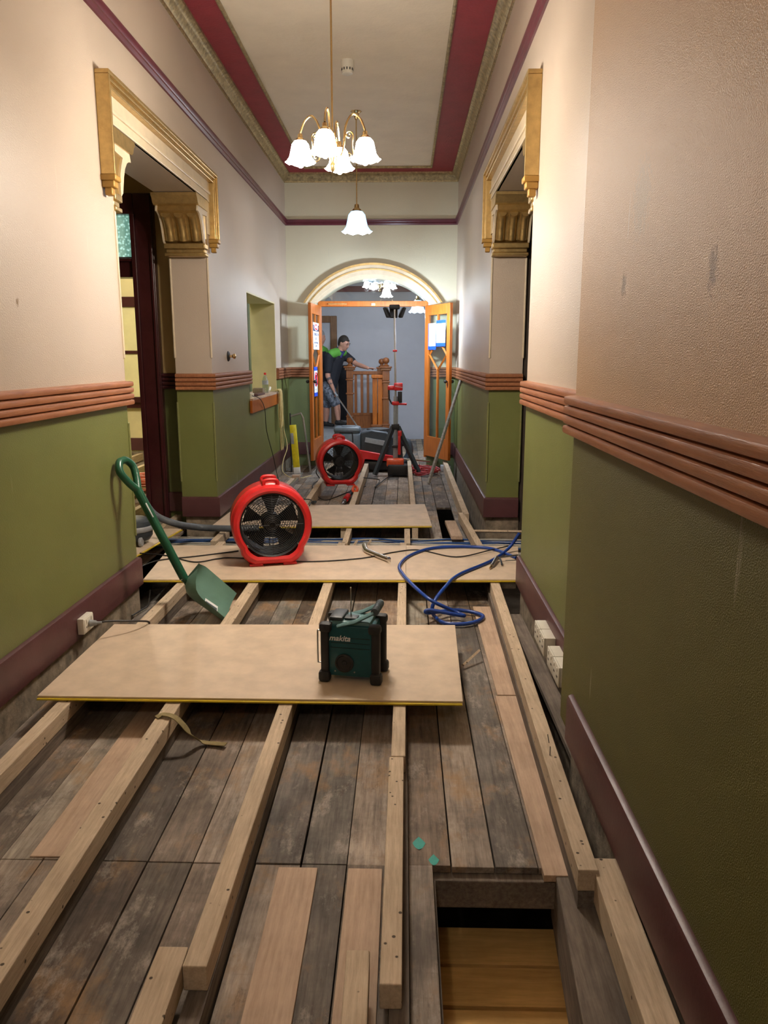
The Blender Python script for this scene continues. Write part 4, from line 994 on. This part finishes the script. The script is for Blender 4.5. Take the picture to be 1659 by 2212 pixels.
o = MB().cbox((0, 0, .035), (.12, .10, .07), None, .012).build('cloth_bundle', 'cardb'); o.location = (XL-.10, 8.92, .945); tag(o, 'brown cloth bundle on the hatch shelf left of the bottle', 'cloth')
o = MB().cbox((0, 0, .012), (.10, .42, .022), None, .003).build('maroon_offcut', 'maroon'); o.location = (XL-.06, 8.62, .945); tag(o, 'maroon painted timber offcut on the hatch shelf', 'offcut')
o = MB().lathe([(.022, 0), (.024, .045), (.020, .05)], (0, 0, 0), 'Z', 20).build('white_cup', 'white'); o.location = (XL-.01, 8.05, .945); tag(o, 'small white plastic cup at the near end of the hatch shelf', 'cup')
o = MB().tube([(0, -.04, .02), (0, 0, .03), (.0, .05, .055)], .014, 10, smooth=4).build('trigger_nozzle', 'white'); o.location = (XL-.06, 9.42, .945); tag(o, 'white nozzle lying on the hatch shelf behind the bottle', 'nozzle')
# cream cord coil hanging at hatch end
cc = MB()
for k in range(13):
    y = 9.42+.014*k+random.uniform(-.01, .01); x = XL+.04+random.uniform(0, .03); dz = random.uniform(.30, .46) if k not in (2, 7) else .72
    wv = random.uniform(.04, .08)
    cc.tube([(x-.04, y, .965), (x, y-.01, .95), (x+.005, y-wv*.6, .95-dz*.4), (x, y-wv*.7, .95-dz*.8), (x, y, .95-dz), (x+.01, y+wv*.7, .95-dz*.8), (x+.01, y+wv*.6, .95-dz*.4), (x+.005, y+.01, .955), (x-.04, y, .97)], .0045, 6, smooth=4)
o = cc.build('extension_cord_coil', 'creamcab'); tag(o, 'cream extension cord coil hanging from the far end of the hatch shelf', 'extension cord')
cable('trailing_lead', [(XL+.05, 9.62, .6), (XL+.06, 9.72, .45), (XL+.10, 9.68, .25), (XL+.08, 9.45, .10), (XL+.10, 9.3, -.02), (XL+.25, 9.25, -.09), (XL+.42, 9.5, -.09)], .005, 'creamcab', 'loose cream cord trailing from the coil to the floor', 'extension cord', smooth=8)
# spirit level and ladder section
t = thing('spirit_level', 'yellow spirit level standing against the far left wall', 'spirit level', (-1.36, 9.75, -.1))
mt = Matrix.Translation((-1.36, 9.75, -.1)) @ Matrix.Rotation(math.radians(-4), 4, 'Y')
MB().box(-.04, .04, -.02, .02, 0, .62, mt, .002).build('beam', 'yel', t, world=True)
MB().box(-.041, .041, -.021, .021, 0, .08, mt, .002).build('end_label', 'whitep', t, world=True)
MB().box(-.041, .0, -.021, .021, .38, .52, mt, .002).build('vial_window', 'lgrey', t, world=True)
t = thing('aluminium_frame', 'grey aluminium straightedge frame behind the yellow level', 'frame', (-1.33, 9.85, -.1))
m_ = MB(); m_.box(-1.455, -1.44, 9.83, 9.86, -.1, .66); m_.build('upright', 'blackm', t, world=True)
MB().tube([(-1.45, 9.85, .62), (-1.31, 9.85, .66), (-1.285, 9.85, .60), (-1.20, 9.85, -.1)], .014, 6).build('rail', 'steel', t, world=True)
tag(skewbar(-1.30, -1.28, .03, 7.3, 9.6, -.115, -.07, 'metal_track', 'steel', 'x', 'x'), 'long metal track lying on the boards by the far left wall', 'metal track')
tag(skewbar(-1.36, -1.34, .05, 7.2, 9.4, -.115, -.08, 'timber_length', 'joist', 'x', 'x'), 'timber length lying beside the metal track at the far left', 'timber')
o = MB().cbox((0, 0, .035), (.09, .10, .07), None, .003).build('timber_block', 'pale'); o.location = at_z(640, 1038, -.118); tag(o, 'small timber block on the far boards left of the far fan', 'block')

# ------------------------------------------------------------------ orange cord coil and vacuum in the left passage
oc = MB()
for k in range(16):
    y0 = random.uniform(7.4, 8.3); z = .02+random.uniform(0, .10)
    oc.tube([(-2.95, y0, z), (-2.5, y0+random.uniform(-.12, .12), z+.02), (-2.22, y0+random.uniform(-.1, .1), z+.01), (-2.18, y0+.05, z+.015), (-2.5, y0+random.uniform(0, .15), z+.03), (-2.95, y0+.08, z+.01)], .008, 6, smooth=4)
tag(oc.build('extension_cord_coil', 'orangecab'), 'orange extension cord coil on the joists in the side room', 'extension cord')
t = thing('vacuum_cleaner', 'edge of a black and grey vacuum cleaner at the left passage corner', 'vacuum cleaner', (-1.98, 5.45, .02))
MB().lathe([(.0, .02), (.12, .03), (.14, .06), (.145, .12), (.13, .17), (.10, .19)], (0, 0, 0), 'Z', 28).build('tank', 'dgrey', t)
MB().lathe([(.148, .10), (.155, .11), (.155, .13), (.148, .14)], (0, 0, 0), 'Z', 28, cap=False).build('rim', 'lgrey', t)
for sx in (-1, 1): MB().lathe([(.03, -.012), (.035, -.006), (.035, .006), (.03, .012)], (sx*.09, -.10, .034), 'X', 18).build('castor', 'lgrey', t)

# ------------------------------------------------------------------ multi tool
t = thing('multi_tool', 'dark power tool with red grip lying before the far fan', 'power tool', at_z(755, 1072, -.08))
MB().tube([at_z(742, 1086, -.08), at_z(748, 1076, -.08), at_z(757, 1066, -.07), at_z(763, 1060, -.05)], .028, 12, smooth=4, rad=[.022, .026]).build('tool_body', 'dgrey', t, world=True)
MB().cyl(at_z(738, 1090, -.085), at_z(743, 1084, -.08), .014, .024, 12).build('tool_head', 'steel', t, world=True)
MB().tube([at_z(747, 1078, -.065), at_z(752, 1071, -.06)], .03, 12).build('red_sleeve', 'red', t, world=True)
MB().tube([at_z(763, 1061, .0), at_z(770, 1062, .0), at_z(772, 1055, .03), at_z(766, 1050, .04), at_z(762, 1056, .02)], .014, 8, smooth=3, closed=True).build('trigger_grip', 'orange', t, world=True)

# ------------------------------------------------------------------ tripod work light
tx, ty = -.10, 9.75
t = thing('tripod_work_light', 'tall tripod work light with black legs and red clamps before the doors', 'work light', (tx, ty, -.1))
W_ = dict(world=True)
MB().cyl((tx, ty, .05), (tx+.004, ty, .88), .030, n=4).build('lower_mast', 'lgrey', t, **W_)
MB().cyl((tx, ty, .88), (tx-.015, ty, 1.95), .013, n=14).build('upper_mast', 'steel', t, **W_)
for (fx, fy) in ((-.36, ty-.12), (.21, ty-.02), (-.02, ty+.42)):
    MB().tube([(tx+(.03 if fx > tx else -.03), ty, .50), (fx, fy, -.10)], .033, 4, rad=[.034, .031]).build('leg', 'dgrey', t, **W_)
MB().cbox((tx, ty, .50), (.10, .08, .07), None, .01).build('collar', 'black', t, **W_)
MB().cbox((tx, ty-.01, .25), (.085, .06, .03), None, .004).build('brace_block', 'black', t, **W_)
c1 = MB(); c1.cbox((tx+.035, ty-.01, 1.00), (.11, .06, .095), None, .012); c1.cbox((tx-.055, ty, .985), (.09, .05, .055), None, .012); c1.build('head_clamp', 'red', t, **W_)
lg = text('lettering', 'Milwaukee', .022, 'whitep', t, Matrix.Translation((.040+.0, -.041, 1.10)) @ Matrix.Rotation(.12, 4, 'Y') @ Matrix.Rotation(PI/2, 4, 'X'), shear=.25)
MB().tube([(tx-.085, ty, .96), (tx-.08, ty, .85), (tx-.05, ty, .79), (tx+.0, ty, .78)], .010, 6).cbox((tx+.055, ty, .87), (.055, .05, .14), None, .008).build('black_handle', 'black', t, **W_)
c2 = MB(); c2.cbox((tx, ty, .795), (.09, .07, .05), None, .012); c2.cyl((tx+.02, ty, .785), (tx+.14, ty-.02, .785), .012, .014, 10); c2.build('lock_lever', 'red', t, **W_)
MB().cbox((tx-.008, ty, 1.44), (.055, .04, .025), None, .006).build('mast_ring', 'red', t, **W_)
MB().cbox((tx+.05, ty-.05, .30), (.035, .03, .30), None, .006).cbox((tx+.055, ty-.05, .42), (.05, .035, .07), None, .01).build('carry_strut', 'red', t, **W_)
bb = MB(); bb.cbox((tx+.0, ty-.06, .055), (.22, .16, .10), None, .02); bb.build('power_base', 'orange', t, **W_)
MB().cbox((tx+.03, ty-.08, -.035), (.25, .20, .14), None, .02).build('battery_pack', 'black', t, **W_)
hz_ = 1.955
MB().cbox((tx-.015, ty, hz_+.012), (.13, .09, .055), None, .015).build('head_hub', 'black', t, **W_)
for (dx, dy, yaw) in ((-.075, .0, -PI/2-.35), (.075, .0, PI/2+.35), (-.01, .06, PI)):
    # each head: a dark housing whose lit face looks away from the viewer and slightly up
    rt = Matrix.Rotation(yaw, 3, 'Z') @ Matrix.Rotation(math.radians(22), 3, 'X')
    cpos = Vector((tx-.015+dx*1.25, ty+dy, hz_-.055))
    hd = MB().cbox(cpos, (.10, .035, .13), rt, .010).build('lamp_head', 'black', t, **W_)
    n_ = rt @ Vector((0, -1, 0)); fp_ = MB().cbox(cpos+n_*.0165, (.076, .003, .10), rt, .001).build('led_face', 'led', t, **W_)
    q = (-n_).to_track_quat('Z', 'Y')
    lo = light('work_light_beam', 'AREA', cpos+n_*.03, 13, COOL, .08, None, .10)
    lo.rotation_euler = (-n_).to_track_quat('Z', 'Y').to_euler()

# leaning stick
tag(MB().tube([(.685, 9.35, 1.09), (.30, 9.03, -.11)], .021, 4).build('timber_prop', 'conduit', smooth=False), 'grey timber stick leaning against the right wall', 'stick')
# red cord pile
rc = MB()
for k in range(14):
    cx0, cy0 = .26+random.uniform(-.09, .09), 9.95+random.uniform(-.2, .2); r = random.uniform(.08, .15)
    rc.tube([(cx0+r*math.cos(a)*(1+.3*math.sin(3*a+k)), cy0+r*1.3*math.sin(a), -.09+.03*random.random()+.02*math.sin(2*a+k)) for a in [2*PI*i/12 for i in range(12)]], .008, 5, closed=True, smooth=3)
tag(rc.build('red_cord_pile', 'redcab'), 'tangled pile of red cord by the foot of the right door', 'cord')
o = MB().cbox((0, 0, .04), (.13, .12, .08), None, .003).build('timber_block', 'lgrey'); o.location = (.56, 10.1, -.118); tag(o, 'grey block under the right door leaf', 'block')
# ------------------------------------------------------------------ floor cleaning machine
t = thing('carpet_extractor', 'grey and dark floor machine with red base behind the far fan', 'floor machine', (-.7, 10.1, -.1))
b0 = MB(); b0.cbox((-.735, 10.15, .17), (.37, .34, .44), None, .035); b0.build('tank', 'grey', t, **W_)
MB().cbox((-.735, 10.15, .425), (.35, .32, .09), None, .04).cbox((-.72, 10.13, .47), (.18, .16, .02), None, .008).build('tank_lid', 'grey', t, **W_)
MB().tube([(-.82, 9.965, .12), (-.82, 9.955, .385), (-.80, 9.955, .41), (-.68, 9.955, .41), (-.66, 9.955, .385), (-.65, 9.965, .12)], .008, 8, smooth=3).build('wire_handle', 'black', t, **W_)
bd = MB(); bd.prism([(-.56, .06), (-.56, .40), (-.42, .44), (-.22, .41), (-.06, .30), (-.03, .10), (-.10, .02)], 'Y', 9.98, 10.35); bd.build('hood', 'dgrey', t, **W_, bevel=.02)
MB().prism([(-.50, .28), (-.49, .34), (-.20, .29), (-.19, .22)], 'Y', 9.965, 9.985).build('side_panel', 'lgrey', t, **W_)
MB().lathe([(.16, .0), (.15, .03), (.10, .04)], (-.33, 10.16, .41), 'Z', 24).build('filter_lid', 'black', t, **W_)
MB().prism([(-.57, .18), (-.12, .10), (-.12, .02), (-.50, .06), (-.53, -.06), (-.58, -.06)], 'Y', 9.95, 10.36).build('red_base', 'red', t, **W_, bevel=.01)
MB().cbox((-.33, 10.16, -.03), (.44, .38, .12), None, .03).build('brush_deck', 'black', t, **W_)
for x in (-.84, -.64): MB().lathe([(.05, -.02), (.06, -.01), (.06, .01), (.05, .02)], (x, 10.0, -.045), 'X', 20).build('wheel', 'blackm', t, **W_)
o = MB().tube([(-.06, 10.3, .22), (.06, 10.32, .24), (.08, 10.3, .08), (-.02, 10.28, -.05)], .05, 10, smooth=4).build('rubbish_bag', 'dgrey'); tag(o, 'dark crumpled bag behind the tripod legs', 'bag')
tag(MB().tube([(-.02, 10.0, .06), (.35, 10.05, .02)], .012, 8).build('metal_rod', 'chrome'), 'short shiny rod lying on the far floor behind the tripod', 'rod')
sc = MB()
bm2 = sc.bm; gx, gy = 14, 26; V_ = [[bm2.verts.new((-1.18+.34*i/gx, 10.95+1.3*j/gy, -.105+random.uniform(0, .055)+.16*(j/gy)**2)) for j in range(gy+1)] for i in range(gx+1)]
for i in range(gx):
    for j in range(gy): bm2.faces.new([V_[i][j], V_[i+1][j], V_[i+1][j+1], V_[i][j+1]])
sc.build('plastic_sheet', 'lgrey', smooth=False)
o = bpy.data.objects['plastic_sheet']; md = o.modifiers.new('s', 'SOLIDIFY'); md.thickness = .003; tag(o, 'crumpled grey plastic sheet on the floor inside the doorway', 'plastic sheet')

# ------------------------------------------------------------------ balustrade
def newel(x, y, z0, z1, w, label, finial=True):
    t = thing('newel_post', label, 'newel post', (x, y, z0))
    hh = z1-z0
    m_ = MB(); m_.cbox((0, 0, hh*.14), (w, w, hh*.28)); m_.cbox((0, 0, hh*.56), (w*.86, w*.86, hh*.56)); m_.cbox((0, 0, hh*.92), (w, w, hh*.16))
    m_.build('post', 'newel', t, smooth=False, bevel=.006)
    for zz in (.29, .62, .82): MB().cbox((0, 0, hh*zz), (w*1.14, w*1.14, .025), None, .006).build('band', 'newel', t)
    for k in (-1, 0, 1): MB().box(k*w*.26-w*.05, k*w*.26+w*.05, -w*.45, -w*.43, hh*.33, hh*.59).build('flute', 'casing', t)
    MB().cbox((0, 0, hh+.0), (w*1.7, w*1.7, .03), None, .008).cbox((0, 0, hh-.035), (w*1.45, w*1.45, .04), None, .012).build('cap', 'newel', t)
    for k in range(-2, 3): MB().cbox((k*w*.28, -w*.76, hh-.032), (w*.14, .01, .022)).build('dentil', 'casing', t)
    if finial: MB().lathe([(.05, .015), (.055, .03), (.03, .045), (.025, .06), (.05, .08), (.058, .11), (.045, .145), (.01, .16)], (0, 0, hh), 'Z', 24).build('ball_finial', 'newel', t)
newel(-.92, 13.35, .02, 1.20, .12, 'timber newel post left of the balusters, behind the reaching man')
newel(-.29, 12.85, -.12, 1.20, .115, 'tall carved newel post with ball finial beside the tripod mast')
newel(-.38, 13.6, .0, 1.18, .11, 'rear newel post whose ball finial shows left of the tall one')
t = thing('balustrade', 'timber balustrade with square balusters between the newel posts', 'balustrade', (-.65, 13.35, 0))
MB().box(-.87, -.36, 13.31, 13.39, 1.07, 1.13).build('handrail', 'newel', t, world=True, bevel=.01)
MB().box(-.87, -.36, 13.33, 13.37, .16, .40).build('lower_panel', 'newel', t, world=True)
MB().box(-.87, -.36, 13.32, 13.38, .38, .42).build('bottom_rail', 'newel', t, world=True)
for x in (-.82, -.715, -.61, -.50): MB().box(x-.022, x+.022, 13.33, 13.37, .42, 1.07).build('baluster', 'newel', t, world=True)
t = thing('balustrade', 'near amber balustrade return with paired fluted posts', 'balustrade', (-.42, 12.9, 0))
for x in (-.475, -.385):
    MB().box(x-.04, x+.04, 12.86, 12.94, .22, 1.02).build('fluted_post', 'door', t, world=True, bevel=.008)
MB().box(-.53, -.34, 12.82, 12.98, 1.02, 1.08).build('top_rail', 'door', t, world=True, bevel=.012)
MB().box(-.52, -.34, 12.85, 12.95, -.1, .24).build('base_panel', 'door', t, world=True)
MB().box(-.54, -.34, 12.83, 12.97, .22, .26).build('base_moulding', 'newel', t, world=True, bevel=.01)

# ------------------------------------------------------------------ people
def skin_mesh(joints, edges, root, remesh=None, extra=None, sub=1):
    me = bpy.data.meshes.new('t'); keys = list(joints); me.from_pydata([joints[k][0] for k in keys], [(keys.index(a), keys.index(b)) for a, b in edges], [])
    o = bpy.data.objects.new('t', me); C.objects.link(o)
    md = o.modifiers.new('skin', 'SKIN'); 
    if not me.skin_vertices: pass
    sv = me.skin_vertices[0].data if me.skin_vertices else None
    if sv is None:
        return None
    for i, k in enumerate(keys):
        r = joints[k][1]; sv[i].radius = r if isinstance(r, tuple) else (r, r); sv[i].use_root = (k == root)
    s2 = o.modifiers.new('sub', 'SUBSURF'); s2.levels = sub; s2.render_levels = sub
    dg = bpy.context.evaluated_depsgraph_get(); m2 = bpy.data.meshes.new_from_object(o.evaluated_get(dg))
    bpy.data.objects.remove(o)
    return m2
def limb_body(mb, chains):
    """continuous tapered limbs as overlapping tubes with sphere joints, to be fused by a voxel remesh"""
    for ch in chains:
        pts = [Vector(p) for p, r in ch]; rs = [r for p, r in ch]
        for i in range(len(pts)-1):
            mb.tube([pts[i], pts[i+1]], 0, 14, rad=[rs[i], rs[i+1]])
        for p, r in zip(pts, rs): mb.sphere(p, r, n=14, m=8)
def fuse(mb, name, mat, parent, voxel=.012, smooth=4):
    me = bpy.data.meshes.new('t'); mb.bm.to_mesh(me); mb.bm.free()
    o = bpy.data.objects.new('t', me); C.objects.link(o)
    r = o.modifiers.new('r', 'REMESH'); r.mode = 'VOXEL'; r.voxel_size = voxel; r.use_smooth_shade = True
    s = o.modifiers.new('s', 'SMOOTH'); s.iterations = smooth; s.factor = .5
    dg = bpy.context.evaluated_depsgraph_get(); m2 = bpy.data.meshes.new_from_object(o.evaluated_get(dg)); bpy.data.objects.remove(o)
    m2.materials.clear(); m2.materials.append(MT[mat]); m2.transform(chain(parent).inverted())
    q = bpy.data.objects.new(name, m2); C.objects.link(q); q.parent = parent; return q
def hand(mb, wrist, d, up, s=1.0, curl=.5):
    d = Vector(d).normalized(); up = Vector(up); up = (up-d*up.dot(d)).normalized(); sd = d.cross(up)
    w = Vector(wrist)
    for k in range(4):
        b = w+d*.035*s+sd*(k-1.5)*.017*s; c = w+d*.085*s+sd*(k-1.5)*.021*s
        mb.tube([b, c], 0, 8, rad=[.014*s, .012*s]); mb.sphere(c, .0125*s, n=8, m=6)
        L = [.042, .048, .045, .034][k]*s
        p1 = c+d*L*.6-up*L*.25*curl; p2 = p1+d*L*.45-up*L*.6*curl
        mb.tube([c, p1, p2], 0, 8, rad=[.010*s, .009*s, .0075*s]); mb.sphere(p2, .0078*s, n=8, m=6)
    th = w+d*.03*s-sd*.03*s; p1 = th+d*.03*s-sd*.022*s-up*.01; p2 = p1+d*.028*s-sd*.006*s-up*.012
    mb.tube([w, th, p1, p2], 0, 8, rad=[.018*s, .014*s, .011*s, .009*s]); mb.sphere(p2, .009*s, n=8, m=6)
def head(mb, c, fwd, s=1.0, pitch=0):
    f = Vector(fwd).normalized(); sd = f.cross(Vector((0, 0, 1))).normalized(); u = sd.cross(f)
    Mx = Matrix((f, sd, u)).transposed().to_4x4()
    L = lambda a, b, c_: Vector(c)+(Mx @ Vector((a, b, c_)))*s
    R3 = Mx.to_3x3().to_4x4()
    mb.sphere(c, .095*s, (1.02, .82, 1.15), 20, 14, mat=R3)
    mb.sphere(L(.035, 0, -.055), .066*s, (.95, .88, 1.0), 16, 10, mat=R3)
    mb.sphere(L(.060, 0, -.098), .028*s, (1, 1.1, .8), 12, 8, mat=R3)
    mb.tube([L(.088, 0, .008), L(.112, 0, -.028), L(.095, 0, -.036)], 0, 8, rad=[.009*s, .014*s, .012*s])
    for b in (-1, 1):
        mb.sphere(L(.078, b*.032, .022), .017*s, (.8, 1.4, .5), 10, 6, mat=R3)
        mb.sphere(L(-.005, b*.080, -.012), .026*s, (.8, .35, 1.2), 12, 8, mat=R3)
        mb.sphere(L(.062, b*.040, -.030), .020*s, (1, 1, 1), 10, 6, mat=R3)
    mb.sphere(L(.088, 0, -.062), .014*s, (.7, 1.7, .5), 10, 6, mat=R3)
    return L, R3
# the man reaching over the rail
YP = 13.5
def q(px, py, dy=0): v = at_y(px, py, YP+dy); return v
t = thing('person', 'person in black and lime polo and patterned shorts bending, one hand on the rail', 'person', (q(718, 915).x, YP, .13))
hips = q(709, 836); hips.y = YP
chest = q(724, 775); neck = q(735, 757, -.03); hc = q(743, 741, -.05)
shR = q(710, 771, -.19); elR = q(708, 812, -.22); wrR = q(720, 841, -.22)
shL = q(746, 769, .16); elL = q(771, 787, .05); wrL = q(795, 795, -.30)
wrL = at_y(795, 795, YP-.15)
kR = q(728, 877, -.13); aR = q(731, 909, -.10); kL = q(706, 880, .10); aL = q(704, 912, .12)
hR = hips+Vector((.0, -.09, 0)); hL = hips+Vector((0, .09, 0))
body = MB()
limb_body(body, [[(hips, .13), (hips.lerp(chest, .5), .125), (chest, .135), (neck, .06), (hc, .055)],
    [(chest, .10), (shR, .062), (elR, .043), (elR.lerp(wrR, .4), .041), (wrR, .027)], [(chest, .10), (shL, .062), (elL, .043), (elL.lerp(wrL, .4), .041), (wrL, .027)],
    [(hips, .12), (hR, .095), (kR, .058), (kR.lerp(aR, .35), .056), (aR, .036)], [(hips, .12), (hL, .095), (kL, .058), (kL.lerp(aL, .35), .056), (aL, .036)]])
hand(body, wrR, (wrR-elR)*.5+Vector((.03, -.02, -.05)), (1, -.2, .4), 1, .9); hand(body, wrL, Vector((1, -.1, -.05)), (0, .1, 1), 1, .3)
Lh, R3 = head(body, hc, Vector((.80, -.45, -.42)))
fuse(body, 'body', 'skin', t, .010, 3)
hr = MB(); hr.sphere(Lh(-.020, 0, .026), .098, (1.0, .86, 1.06), 18, 12, mat=R3); hr.sphere(Lh(-.04, 0, -.01), .080, (.9, .95, 1.1), 14, 10, mat=R3)
hr.sphere(Lh(.045, 0, .072), .035, (1.2, 1.3, .5), 12, 8, mat=R3)
fuse(hr, 'hair', 'hair', t, .008, 2)
sr = MB(); limb_body(sr, [[(hips+Vector((.01, 0, .04)), .150), (hips.lerp(chest, .5), .148), (chest, .155), (chest.lerp(neck, .55), .10)],
    [(chest, .11), (shR, .082), (shR.lerp(elR, .72), .068)], [(chest, .11), (shL, .080), (shL.lerp(elL, .60), .066)]])
fuse(sr, 'polo_shirt', 'polo', t, .012, 4)
yk = MB(); limb_body(yk, [[(shR.lerp(neck, .25)+Vector((0, -.02, .020)), .080), (chest.lerp(neck, .5)+Vector((-.02, -.05, .03)), .085)], [(shL.lerp(neck, .45)+Vector((0, -.02, .02)), .072), (chest.lerp(neck, .55)+Vector((.0, -.03, .01)), .085)]])
fuse(yk, 'lime_yoke', 'lime', t, .010, 4)
cl = MB(); cl.tube([neck+Vector((.068*math.cos(a), .06*math.sin(a), .005+.02*math.sin(a)-.03*math.cos(a))) for a in [2*PI*i/14 for i in range(14)]], .016, 8, closed=True)
cl.tube([neck+Vector((.06, -.05, -.03)), chest+Vector((.10, -.10, .02))], .02, 8)
cl.build('collar', 'collar', t, world=True)
so = MB(); limb_body(so, [[(hips+Vector((0, 0, .03)), .138), (hR, .118), (hR.lerp(kR, .80), .092)], [(hips, .138), (hL, .118), (hL.lerp(kL, .82), .092)]])
fuse(so, 'shorts', 'shorts', t, .012, 3)
for a_, lb in ((aR, 0), (aL, 1)):
    s_ = MB(); limb_body(s_, [[(a_+Vector((0, 0, -.0)), .042), (a_+Vector((-.03, .0, -.035)), .038), (a_+Vector((.07, -.03, -.042)), .036), (a_+Vector((.13, -.05, -.048)), .028)]])
    fuse(s_, 'shoe', 'black', t, .008, 2)
tt = MB(); limb_body(tt, [[(elR.lerp(wrR, .15), .0435), (elR.lerp(wrR, .6), .036)]]); fuse(tt, 'tattoo', 'tattoo', t, .006, 1)
for b_ in (-1, 1):
    e_ = MB(); e_.sphere(Lh(.092, b_*.033, .006), .010, (.6, 1.3, .6), 8, 6, mat=R3); e_.build('eye', 'hair', t, world=True)
    e_ = MB(); e_.sphere(Lh(.095, b_*.033, .030), .014, (.5, 1.5, .4), 8, 6, mat=R3); e_.build('eyebrow', 'hair', t, world=True)
e_ = MB(); e_.sphere(Lh(.096, 0, -.062), .012, (.5, 1.8, .35), 8, 6, mat=R3); e_.build('mouth', 'tattoo', t, world=True)
# pole he holds
pa = wrR+Vector((.03, -.03, -.06)); pb = at_y(772, 921, 12.6)
t = thing('cleaning_pole', 'shiny metal wand held by the bending man, reaching down to the machine', 'pole', pa)
MB().cyl(pa+(pa-pb).normalized()*.12, pa+(pb-pa).normalized()*.10, .016, n=12).build('grip', 'lgrey', t, world=True)
MB().cyl(pa+(pb-pa).normalized()*.10, pb, .013, n=12).build('tube', 'chrome', t, world=True)
# second person behind the left door leaf
YP = 14.14
t = thing('person', 'person in dark and green shirt standing mostly hidden behind the left door leaf', 'person', (-1.50, YP, .13))
c0 = Vector((-1.53, YP, .95)); ch = Vector((-1.52, YP, 1.36)); nk = Vector((-1.50, YP, 1.55)); hc = at_y(691, 728, YP)
nk = Vector((hc.x, YP, hc.z-.15)); ch = Vector((hc.x-.02, YP, hc.z-.36)); c0 = Vector((hc.x-.03, YP, hc.z-.80))
body = MB()
sR, sL = ch+Vector((-.10, -.16, .08)), ch+Vector((.08, .17, .08))
eR, eL = sR+Vector((.02, -.05, -.28)), sL+Vector((.04, .05, -.28)); wR, wL = eR+Vector((.12, .0, -.22)), eL+Vector((.10, -.02, -.22))
limb_body(body, [[(c0, .14), (ch, .14), (nk, .058), (hc, .05)], [(ch, .1), (sR, .062), (eR, .043), (wR, .028)], [(ch, .1), (sL, .062), (eL, .043), (wL, .028)],
    [(c0, .12), (c0+Vector((.0, -.10, -.05)), .09), (c0+Vector((.02, -.11, -.40)), .058), (Vector((c0.x, YP-.11, .21)), .036)], [(c0, .12), (c0+Vector((.0, .10, -.05)), .09), (c0+Vector((.02, .11, -.40)), .058), (Vector((c0.x, YP+.11, .21)), .036)]])
hand(body, wR, (.5, -.1, -.8), (1, 0, .3)); hand(body, wL, (.5, 0, -.8), (1, 0, .3)); Lh, R3 = head(body, hc, Vector((1, -.3, -.1)))
fuse(body, 'body', 'skin', t, .012, 3)
hr = MB(); hr.sphere(Lh(-.016, 0, .026), .106, (1.0, .86, 1.08), 16, 10, mat=R3); fuse(hr, 'hair', 'ghair', t, .010, 2)
sr = MB(); limb_body(sr, [[(c0+Vector((0, 0, .05)), .16), (ch, .165), (ch.lerp(nk, .5), .10)], [(ch, .11), (sR, .083), (sR.lerp(eR, .7), .07)], [(ch, .11), (sL, .083), (sL.lerp(eL, .7), .07)]]); fuse(sr, 'polo_shirt', 'polo', t, .014, 4)
yk = MB(); limb_body(yk, [[(sR+Vector((.02, 0, .03)), .082), (ch.lerp(nk, .45)+Vector((.03, -.02, .04)), .085), (sL+Vector((0, 0, .03)), .08)]]); fuse(yk, 'lime_yoke', 'lime', t, .012, 4)
so = MB(); limb_body(so, [[(c0, .15), (c0+Vector((0, -.10, -.06)), .115), (c0+Vector((.02, -.11, -.36)), .095)], [(c0, .15), (c0+Vector((0, .10, -.06)), .115), (c0+Vector((.02, .11, -.36)), .095)]]); fuse(so, 'shorts', 'shorts', t, .014, 3)
for dy in (-.11, .11):
    s_ = MB(); limb_body(s_, [[(Vector((c0.x-.02, YP+dy, .175)), .042), (Vector((c0.x+.14, YP+dy-.02, .165)), .032)]]); fuse(s_, 'shoe', 'black', t, .010, 2)
